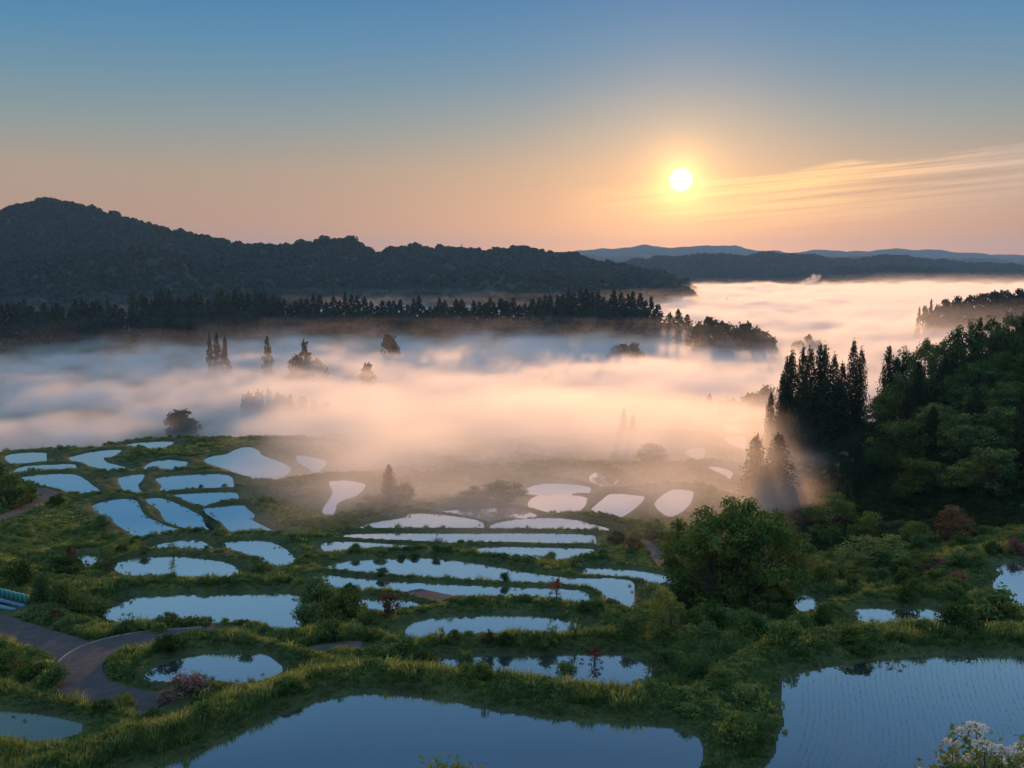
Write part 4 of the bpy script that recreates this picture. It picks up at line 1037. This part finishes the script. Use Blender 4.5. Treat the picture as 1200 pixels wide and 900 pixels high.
# ------------------------------------------------------------------ barrels and pipes stored by the farm road
def paint(name, c, rough=.45):
    return noise_mat(name, [(0.3, tuple(x * .75 for x in c)), (0.7, c)], 3, rough=rough, spec=.4)
M_TEAL, M_TEAL2, M_BLUE, M_PALE = paint('teal_plastic', (.018, .19, .18)), paint('pale_teal_lid', (.05, .28, .26)), paint('blue_pipe', (.05, .16, .26)), paint('pale_blue_pipe', (.08, .20, .29))
M_TIMBER = noise_mat('dark_timber', [(0.3, (.035, .022, .016)), (0.7, (.08, .05, .035))], 5)
b0, b1 = on_ground(-20, 700), on_ground(31, 708)
prof = [(0, .0), (.19, .0), (.215, .05), (.215, .18), (.228, .20), (.215, .22), (.215, .40), (.228, .42), (.215, .44), (.21, .58), (.17, .66), (.0, .67)]
def lathe(mb, prof, k=16):
    P = np.array(prof); th = np.arange(k) * 2 * math.pi / k
    V = np.stack([P[:, 0, None] * np.cos(th), P[:, 0, None] * np.sin(th), np.repeat(P[:, 1, None], k, 1)], -1); m = len(P)
    i, j = np.meshgrid(np.arange(m - 1), np.arange(k), indexing='ij'); j2 = (j + 1) % k
    mb.add(V.reshape(-1, 3), np.stack([i * k + j, i * k + j2, (i + 1) * k + j2, (i + 1) * k + j], -1).reshape(-1, 4))
body, lid = MB(), MB(); lathe(body, prof); lathe(lid, [(0, .665), (.165, .665), (.17, .70), (.13, .72), (0, .725)])
me_b, me_l = body.data('body', M_TEAL, True), lid.data('lid', M_TEAL2, True)
NB = 11
BZ = max(gz(*(b0 + (b1 - b0) * t)[:2]) for t in (0.3, .6, 1.0)) + .12; print('barrels', b0, b1, BZ)
first = None
for k in range(NB):
    p = b0 + (b1 - b0) * (k / (NB - 1)); p[2] = BZ
    if first is None:
        o = first = tag(empty('barrel', tuple(p)), 'teal plastic barrel in the row beside the farm road', 'barrel', 'teal barrels beside the farm road')
        obj('body', me_b, o); obj('lid', me_l, o)
    else:
        o = first.copy(); COL.objects.link(o); o.location = tuple(p)
        for ch in list(first.children):
            c = ch.copy(); COL.objects.link(c); c.parent = o
dirp = (b1 - b0); dirp[2] = 0; Lp = float(np.linalg.norm(dirp)); dirp /= Lp; nrm_ = np.array([dirp[1], -dirp[0], 0.])
if nrm_[1] > 0: nrm_ = -nrm_
def timber(off, z, name, lab, half):
    c = (b0 + b1) / 2 + nrm_ * off; c[2] = z
    mb = MB(); mb.box((0, 0, 0), (Lp + .6, half, .12)); o = obj(name, mb.data(name, M_TIMBER), None, tuple(c)); o.rotation_euler = (0, 0, math.atan2(dirp[1], dirp[0])); tag(o, lab, 'timber')
timber(0, BZ - .062, 'timber_plank', 'dark timber plank under the row of teal barrels', .5)
for off, dz, mat, lab, r_, ext in [(.75, -.12, M_BLUE, 'dark blue pipe lying next to the teal barrels', .19, .9), (1.5, -.30, M_PALE, 'pale blue pipe lying nearest the farm road', .21, .5)]:
    c = (b0 + b1) / 2 + nrm_ * off + dirp * ext * .5; c[2] = BZ + dz + .1
    o = tag(empty('pipe', tuple(c), math.atan2(dirp[1], dirp[0])), lab, 'pipe')
    t = MB(); t.tube([[-Lp / 2 - .4, 0, 0], [Lp / 2 + .4, 0, 0]], [r_, r_], 14); obj('tube', t.data('tube', mat, False), o)
    for q in (-.4, .05, .49):
        cl = MB(); cl.tube([[Lp * q - .06, 0, 0], [Lp * q + .06, 0, 0]], [r_ + .018, r_ + .018], 14); obj('collar', cl.data('collar', M_TEAL2), o)

# ------------------------------------------------------------------ lattice mast on the wooded ridge
pm = WD(541, 291, 2360); base = pm[2] - 14
o = tag(empty('lattice_mast', (pm[0], pm[1], base)), 'thin lattice mast on the wooded ridge under the sky', 'mast')
mb = MB()
for sx_, sy_ in ((1, 1), (1, -1), (-1, 1), (-1, -1)): mb.tube([[sx_ * 2, sy_ * 2, 0], [sx_ * .4, sy_ * .4, 26]], [.3, .18], 4)
for q in range(6):
    a, b = 2 - 1.6 * q / 6, 2 - 1.6 * (q + 1) / 6; z0, z1 = 26 * q / 6, 26 * (q + 1) / 6
    for f in ((1, 1, 1, -1), (1, -1, -1, -1), (-1, -1, -1, 1), (-1, 1, 1, 1)): mb.tube([[f[0] * a, f[1] * a, z0], [f[2] * b, f[3] * b, z1]], [.12, .12], 3)
obj('tower', mb.data('tower', M_TIMBER), o)
for z_ in (18, 22):
    mb = MB(); mb.tube([[-3.2, 0, z_], [3.2, 0, z_]], [.2, .2], 4); obj('crossarm', mb.data('crossarm', M_TIMBER), o)
# ------------------------------------------------------------------ sky, sun
sd = ray(798, 211); sd = sd / np.linalg.norm(sd)
SUN_EL = math.asin(sd[2]); SUN_AZ = math.atan2(sd[0], sd[1])
wd = bpy.data.worlds.new('World'); SC.world = wd; wd.use_nodes = True
nt = wd.node_tree; nt.nodes.clear(); L = nt.links
out = nt.nodes.new('ShaderNodeOutputWorld'); bg = nt.nodes.new('ShaderNodeBackground')
sky = nt.nodes.new('ShaderNodeTexSky'); sky.sky_type = 'NISHITA'; sky.sun_disc = False
sky.sun_elevation = SUN_EL; sky.sun_rotation = SUN_AZ
sky.altitude = 300; sky.air_density = 1.0; sky.dust_density = 0.6; sky.ozone_density = 3.0
bg.inputs['Strength'].default_value = 0.05
tin = nt.nodes.new('ShaderNodeMix'); tin.data_type = 'RGBA'; tin.blend_type = 'MULTIPLY'; tin.inputs[0].default_value = 1
L.new(sky.outputs[0], tin.inputs[6]); tin.inputs[7].default_value = (.26, .16, .12, 1)
L.new(tin.outputs[2], bg.inputs['Color'])
tc = nt.nodes.new('ShaderNodeTexCoord')
dt = nt.nodes.new('ShaderNodeVectorMath'); dt.operation = 'DOT_PRODUCT'
L.new(tc.outputs['Generated'], dt.inputs[0]); dt.inputs[1].default_value = tuple(sd)
mr = nt.nodes.new('ShaderNodeMapRange'); mr.interpolation_type = 'SMOOTHSTEP'
mr.inputs['From Min'].default_value = math.cos(rad(.72)); mr.inputs['From Max'].default_value = math.cos(rad(0.15))
mr.inputs['To Min'].default_value = 0; mr.inputs['To Max'].default_value = 3.0
L.new(dt.outputs['Value'], mr.inputs['Value'])
b2 = nt.nodes.new('ShaderNodeBackground'); b2.inputs['Color'].default_value = (1, 0.86, 0.6, 1)
L.new(mr.outputs[0], b2.inputs['Strength'])
ad = nt.nodes.new('ShaderNodeAddShader'); L.new(bg.outputs[0], ad.inputs[0]); L.new(b2.outputs[0], ad.inputs[1])
# the dawn sky's colour by height above the horizon, added to the sky texture, with made-up fill brightness out of view
sz = nt.nodes.new('ShaderNodeSeparateXYZ'); L.new(tc.outputs['Generated'], sz.inputs[0])
rp = nt.nodes.new('ShaderNodeValToRGB'); el = rp.color_ramp.elements
STOPS = [(0.0, (.50, .255, .16)), (0.03, (.49, .265, .165)), (0.086, (.40, .30, .22)), (0.127, (.245, .295, .29)), (0.167, (.145, .265, .345)), (0.205, (.082, .235, .385)), (0.242, (.050, .20, .385)), (0.265, (.13, .29, .44)), (0.30, (.17, .34, .50)), (0.345, (.135, .29, .45)), (0.40, (.075, .19, .34)), (0.46, (.036, .11, .23)), (0.54, (.036, .11, .23)), (0.7, (.28, .48, .78)), (1.0, (.44, .68, 1.0))]  # unseen upper band and zenith brightened to lift pond reflections and ambient light
BACK = [(0.0, (.42, .52, .66)), (0.15, (.43, .58, .80)), (0.5, (.44, .68, 1.0)), (1.0, (.44, .68, 1.0))]  # sky behind the camera, brightened as added fill for the ground
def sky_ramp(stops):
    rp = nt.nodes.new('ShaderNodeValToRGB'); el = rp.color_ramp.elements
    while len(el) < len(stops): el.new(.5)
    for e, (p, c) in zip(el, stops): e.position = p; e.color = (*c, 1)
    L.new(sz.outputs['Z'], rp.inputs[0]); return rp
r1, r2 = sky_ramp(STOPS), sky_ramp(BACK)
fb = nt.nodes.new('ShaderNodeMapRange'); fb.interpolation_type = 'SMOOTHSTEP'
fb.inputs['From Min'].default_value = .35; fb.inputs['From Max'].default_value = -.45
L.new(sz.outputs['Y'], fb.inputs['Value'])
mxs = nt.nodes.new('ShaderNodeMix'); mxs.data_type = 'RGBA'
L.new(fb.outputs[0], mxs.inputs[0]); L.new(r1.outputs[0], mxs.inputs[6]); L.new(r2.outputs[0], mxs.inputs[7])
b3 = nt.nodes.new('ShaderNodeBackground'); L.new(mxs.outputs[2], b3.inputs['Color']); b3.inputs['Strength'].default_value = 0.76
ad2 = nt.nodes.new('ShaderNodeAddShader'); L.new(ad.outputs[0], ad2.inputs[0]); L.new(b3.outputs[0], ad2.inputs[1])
# thin cirrus streaks running up to the right from the sun
def mth(op, a, b=None):
    n = nt.nodes.new('ShaderNodeMath'); n.operation = op
    for i, v in enumerate((a, b)):
        if v is None: continue
        if isinstance(v, (int, float)): n.inputs[i].default_value = v
        else: L.new(v, n.inputs[i])
    return n.outputs[0]
def mrange(x, a, b, c=0.0, d=1.0):
    n = nt.nodes.new('ShaderNodeMapRange'); n.interpolation_type = 'SMOOTHSTEP'; L.new(x, n.inputs['Value'])
    for k, v in zip(('From Min', 'From Max', 'To Min', 'To Max'), (a, b, c, d)): n.inputs[k].default_value = v
    return n.outputs[0]
az = mth('ARCTAN2', sz.outputs['X'], sz.outputs['Y'])
st = mth('SUBTRACT', sz.outputs['Z'], mth('MULTIPLY', az, .075))
def streak(sa, ss, det, off):
    cb = nt.nodes.new('ShaderNodeCombineXYZ'); L.new(mth('MULTIPLY', az, sa), cb.inputs[0]); L.new(mth('MULTIPLY', st, ss), cb.inputs[1]); cb.inputs[2].default_value = off
    n = nt.nodes.new('ShaderNodeTexNoise'); n.inputs['Scale'].default_value = 1; n.inputs['Detail'].default_value = det; n.inputs['Roughness'].default_value = .6
    L.new(cb.outputs[0], n.inputs['Vector']); return n.outputs[0]
wob = mth('MULTIPLY', mth('SUBTRACT', streak(14, 30, 3, 3.3), .5), .016)
edge = mth('ADD', st, wob)
band = mth('MULTIPLY', mrange(edge, .0685, .060), mrange(edge, -.004, .055))
band = mth('MULTIPLY', band, mrange(az, .02, .24))
cl = mth('MULTIPLY', band, mrange(streak(4, 170, 5, 0.0), .30, .66))
clb = nt.nodes.new('ShaderNodeMix'); clb.data_type = 'RGBA'; L.new(mrange(dt.outputs['Value'], .955, .999), clb.inputs[0])
clb.inputs[6].default_value = (.58, .40, .31, 1); clb.inputs[7].default_value = (1.0, .56, .22, 1)
b4 = nt.nodes.new('ShaderNodeBackground'); L.new(clb.outputs[2], b4.inputs['Color'])
mc = nt.nodes.new('ShaderNodeMixShader'); L.new(mth('MULTIPLY', cl, 1.0), mc.inputs[0]); L.new(ad2.outputs[0], mc.inputs[1]); L.new(b4.outputs[0], mc.inputs[2])
# the sun's aureole
dd = mth('MAXIMUM', dt.outputs['Value'], 0.0)
hal = mth('ADD', mth('ADD', mth('MULTIPLY', mth('POWER', dd, 7000), .7), mth('MULTIPLY', mth('POWER', dd, 1800), .5)), mth('MULTIPLY', mth('POWER', dd, 220), .20))
hal = mth('ADD', hal, mth('MULTIPLY', mth('MULTIPLY', mth('POWER', dd, 32), .26), mrange(sz.outputs['Z'], .20, .0)))
b5 = nt.nodes.new('ShaderNodeBackground'); b5.inputs['Color'].default_value = (1, .50, .12, 1); L.new(hal, b5.inputs['Strength'])
ad3 = nt.nodes.new('ShaderNodeAddShader'); L.new(mc.outputs[0], ad3.inputs[0]); L.new(b5.outputs[0], ad3.inputs[1])
L.new(ad3.outputs[0], out.inputs['Surface'])

ld = bpy.data.lights.new('sun', 'SUN'); ld.energy = 3.1; ld.angle = rad(0.53); ld.color = (1, 0.48, 0.18)
sun = bpy.data.objects.new('sun', ld); COL.objects.link(sun)
sun.rotation_euler = (Vector(sd)).to_track_quat('Z', 'Y').to_euler()
sun.location = (300, 1500, 200)

# ------------------------------------------------------------------ haze and fog
def vol_mat(name, color, density, aniso, attr=False):
    m, nt, out = new_mat(name)
    v = nt.nodes.new('ShaderNodeVolumePrincipled')
    v.inputs['Color'].default_value = (*color, 1); v.inputs['Density'].default_value = density; v.inputs['Anisotropy'].default_value = aniso
    if not attr: v.inputs['Density Attribute'].default_value = ''
    nt.links.new(v.outputs[0], out.inputs['Volume'])
    return m
HZ = 13500
mb = MB(); mb.box((0, 0, (-90 + 260) / 2), (2 * HZ, 2 * HZ, 350))
o = obj('haze', mb.data('haze', vol_mat('thin_air', (0.40, 0.70, 1.0), 5e-5, 0.1)))
o['kind'] = 'stuff'

M_FOG = vol_mat('valley_fog', (1, 1, 1), 1.0, 0.5, True)
def fog_volume(name, lo, hi, res):
    g = bpy.data.node_groups.new(name, 'GeometryNodeTree')
    g.interface.new_socket('Geometry', in_out='INPUT', socket_type='NodeSocketGeometry')
    g.interface.new_socket('Geometry', in_out='OUTPUT', socket_type='NodeSocketGeometry')
    N, L = g.nodes, g.links
    def nn(t, **kw):
        n = N.new(t)
        for k, v in kw.items(): setattr(n, k, v)
        return n
    def mth(op, a, b=None, c=None):
        n = nn('ShaderNodeMath', operation=op)
        for i, v in enumerate((a, b, c)):
            if v is None: continue
            if isinstance(v, (int, float)): n.inputs[i].default_value = v
            else: L.new(v, n.inputs[i])
        return n.outputs[0]
    def curve(x, lo_, hi_, pts):
        """piecewise map: x in [lo_, hi_] -> value, via a float curve normalised on both axes"""
        vs = [p[1] for p in pts]; a, b = min(vs), max(vs)
        t = nn('ShaderNodeMapRange'); t.inputs[1].default_value = lo_; t.inputs[2].default_value = hi_
        L.new(x, t.inputs[0])
        f = nn('ShaderNodeFloatCurve'); c = f.mapping.curves[0]
        for i, (px, v) in enumerate(pts):
            q = ((px - lo_) / (hi_ - lo_), (v - a) / (b - a))
            if i == 0: c.points[0].location = q
            elif i == len(pts) - 1: c.points[-1].location = q
            else: c.points.new(*q)
        for p in c.points: p.handle_type = 'VECTOR'
        f.mapping.update(); L.new(t.outputs[0], f.inputs['Value'])
        return mth('MULTIPLY_ADD', f.outputs[0], b - a, a)
    pos = nn('GeometryNodeInputPosition').outputs[0]
    sp = nn('ShaderNodeSeparateXYZ'); L.new(pos, sp.inputs[0]); x, y, z = sp.outputs
    r = mth('SQRT', mth('ADD', mth('MULTIPLY', x, x), mth('MULTIPLY', y, y)))
    sn = mth('DIVIDE', x, r)                          # sine of the bearing
    def noise(sx, sy, sz, detail, off=0.0):
        v = nn('ShaderNodeVectorMath', operation='MULTIPLY_ADD'); L.new(pos, v.inputs[0]); v.inputs[1].default_value = (1 / sx, 1 / sy, 1 / sz); v.inputs[2].default_value = (off, off * 0.7, off * 1.3)
        n = nn('ShaderNodeTexNoise'); n.inputs['Scale'].default_value = 1; n.inputs['Detail'].default_value = detail
        L.new(v.outputs[0], n.inputs['Vector']); return n.outputs[0]
    n1 = noise(110, 75, 60, 3); n2 = noise(38, 30, 11, 5, 5.3)
    zt = curve(r, 100, 2700, FOG_TOP)
    n3 = noise(15, 13, 6, 3, 9.1)
    rho = curve(r, 100, 2700, FOG_RHO)
    amp = curve(r, 100, 2700, FOG_AMP)
    left = curve(sn, -0.6, 0.6, FOG_BEARING)          # how far the fog bank is lowered by bearing, near only
    nearm = curve(r, 100, 2700, FOG_NEARMASK)
    top = mth('ADD', zt, mth('MULTIPLY', amp, mth('SUBTRACT', n1, 0.5)))
    top = mth('ADD', top, mth('MULTIPLY', mth('ADD', mth('SUBTRACT', n2, 0.5), mth('MULTIPLY', mth('SUBTRACT', n3, 0.5), .5)), 18))
    top = mth('SUBTRACT', top, mth('MULTIPLY', left, nearm))
    top = mth('SUBTRACT', top, mth('MULTIPLY', curve(sn, -0.6, 0.6, FOG_FARB), curve(r, 100, 2700, FOG_FARMASK)))
    top = mth('ADD', top, mth('MULTIPLY', curve(sn, -0.6, 0.6, FOG_RIGHTB), curve(r, 100, 2700, FOG_RIGHTMASK)))
    dpt = mth('SUBTRACT', top, z)
    s = nn('ShaderNodeMapRange', interpolation_type='SMOOTHSTEP'); L.new(dpt, s.inputs[0]); s.inputs[1].default_value = -6; s.inputs[2].default_value = 8
    w = nn('ShaderNodeMapRange'); L.new(n2, w.inputs[0]); w.inputs[1].default_value = 0.42; w.inputs[2].default_value = 0.60; w.inputs[3].default_value = 0.04; w.inputs[4].default_value = 1.6
    w3 = nn('ShaderNodeMapRange'); L.new(n3, w3.inputs[0]); w3.inputs[1].default_value = 0.38; w3.inputs[2].default_value = 0.64; w3.inputs[3].default_value = 0.45; w3.inputs[4].default_value = 1.5
    dens = mth('MULTIPLY', mth('MULTIPLY', s.outputs[0], mth('MULTIPLY', w.outputs[0], w3.outputs[0])), rho)
    mist = nn('ShaderNodeMapRange', interpolation_type='SMOOTHSTEP'); L.new(z, mist.inputs[0]); mist.inputs[1].default_value = -18; mist.inputs[2].default_value = -58; mist.inputs[3].default_value = 0; mist.inputs[4].default_value = 0.0005
    dens = mth('ADD', dens, mth('MULTIPLY', mth('MULTIPLY', mist.outputs[0], w.outputs[0]), mth('MULTIPLY', curve(sn, -0.6, 0.6, FOG_RMIST), curve(r, 100, 2700, FOG_MIST))))
    vc = nn('GeometryNodeVolumeCube')
    L.new(dens, vc.inputs['Density']); vc.inputs['Min'].default_value = lo; vc.inputs['Max'].default_value = hi
    for k, v in zip(('Resolution X', 'Resolution Y', 'Resolution Z'), res): vc.inputs[k].default_value = v
    sm = nn('GeometryNodeSetMaterial'); sm.inputs['Material'].default_value = M_FOG
    go = nn('NodeGroupOutput'); L.new(vc.outputs[0], sm.inputs[0]); L.new(sm.outputs[0], go.inputs[0])
    vd = bpy.data.volumes.new(name); vd.materials.append(M_FOG); vd.render.step_size = STEP
    o = obj(name, vd); o['kind'] = 'stuff'
    md = o.modifiers.new('fog', 'NODES'); md.node_group = g
    return o
STEP = 4.5
FOG_TOP = [(100, -40), (125, -34), (160, -31), (220, -34), (300, -42), (400, -51), (520, -58), (700, -63), (900, -66), (1100, -63), (2700, -62)]
FOG_RHO = [(100, 0.002), (130, 0.004), (170, 0.012), (220, 0.020), (330, 0.028), (400, 0.03), (500, 0.035), (900, 0.035), (2700, 0.03)]
FOG_AMP = [(100, 12), (200, 18), (400, 26), (800, 22), (1200, 20), (1900, 22), (2700, 50)]
FOG_BEARING = [(-0.6, 16), (-0.31, 14), (-0.23, 4), (-0.17, 0), (0.20, 0), (0.25, 1), (0.285, 5), (0.32, 10), (0.36, 15), (0.6, 20)]
FOG_NEARMASK = [(100, 1.5), (310, 1.5), (400, .9), (500, 0.6), (650, 0.4), (900, 0), (2700, 0)]
FOG_FARB = [(-0.6, 16), (0.10, 14), (0.17, 0), (0.6, 0)]
FOG_RIGHTB = [(-0.6, 0), (0.30, 0), (0.38, 14), (0.6, 14)]
FOG_RIGHTMASK = [(100, 0), (560, 0), (680, 1), (960, 1), (1100, 0), (2700, 0)]
FOG_RMIST = [(-0.6, 1), (0.30, 1), (0.38, 4), (0.6, 4)]
FOG_MIST = [(100, 0), (330, 0), (400, 1.5), (480, 1.5), (780, 1.1), (860, .25), (940, .3), (1050, 1), (1700, 1), (2300, .4), (2700, .2)]
FOG_FARMASK = [(100, 0), (900, 0), (960, 1), (2700, 1)]
fog_volume('fog', (-420, 120, -86), (420, 760, -20), (250, 190, 36))
fog_volume('fog', (-1300, 760, -86), (1300, 2600, -14), (290, 210, 28))

pf = WD(954, 327, 3300)
bm = bmesh.new()
for k_, (dx, dz, r_) in enumerate([(0, 0, 13), (10, 3, 10), (-14, -6, 12), (20, 8, 7), (-26, -10, 9), (4, 9, 8)]):
    bmesh.ops.create_icosphere(bm, subdivisions=3, radius=r_, matrix=Matrix.Translation((pf[0] + dx, pf[1] + 4 * k_, pf[2] + dz)))
for v in bm.verts: v.co += Vector(RNG.normal(0, .8, 3))
me = bpy.data.meshes.new('smoke'); bm.to_mesh(me); bm.free(); me.materials.append(vol_mat('white_smoke', (1, 1, 1), 0.03, 0.4))
o = obj('smoke', me); o['kind'] = 'stuff'

# ------------------------------------------------------------------ render settings
cy = SC.cycles
cy.use_denoising = True
cy.max_bounces = 6; cy.diffuse_bounces = 2; cy.glossy_bounces = 3; cy.transmission_bounces = 3; cy.volume_bounces = 3; cy.transparent_max_bounces = 8
cy.volume_step_rate = 1.0; cy.volume_max_steps = 512
cy.use_adaptive_sampling = True; cy.adaptive_threshold = 0.02
cy.sample_clamp_indirect = 6
SC.view_settings.view_transform = 'Standard'; SC.view_settings.look = 'None'
SC.view_settings.exposure = 0.42; SC.view_settings.gamma = 1
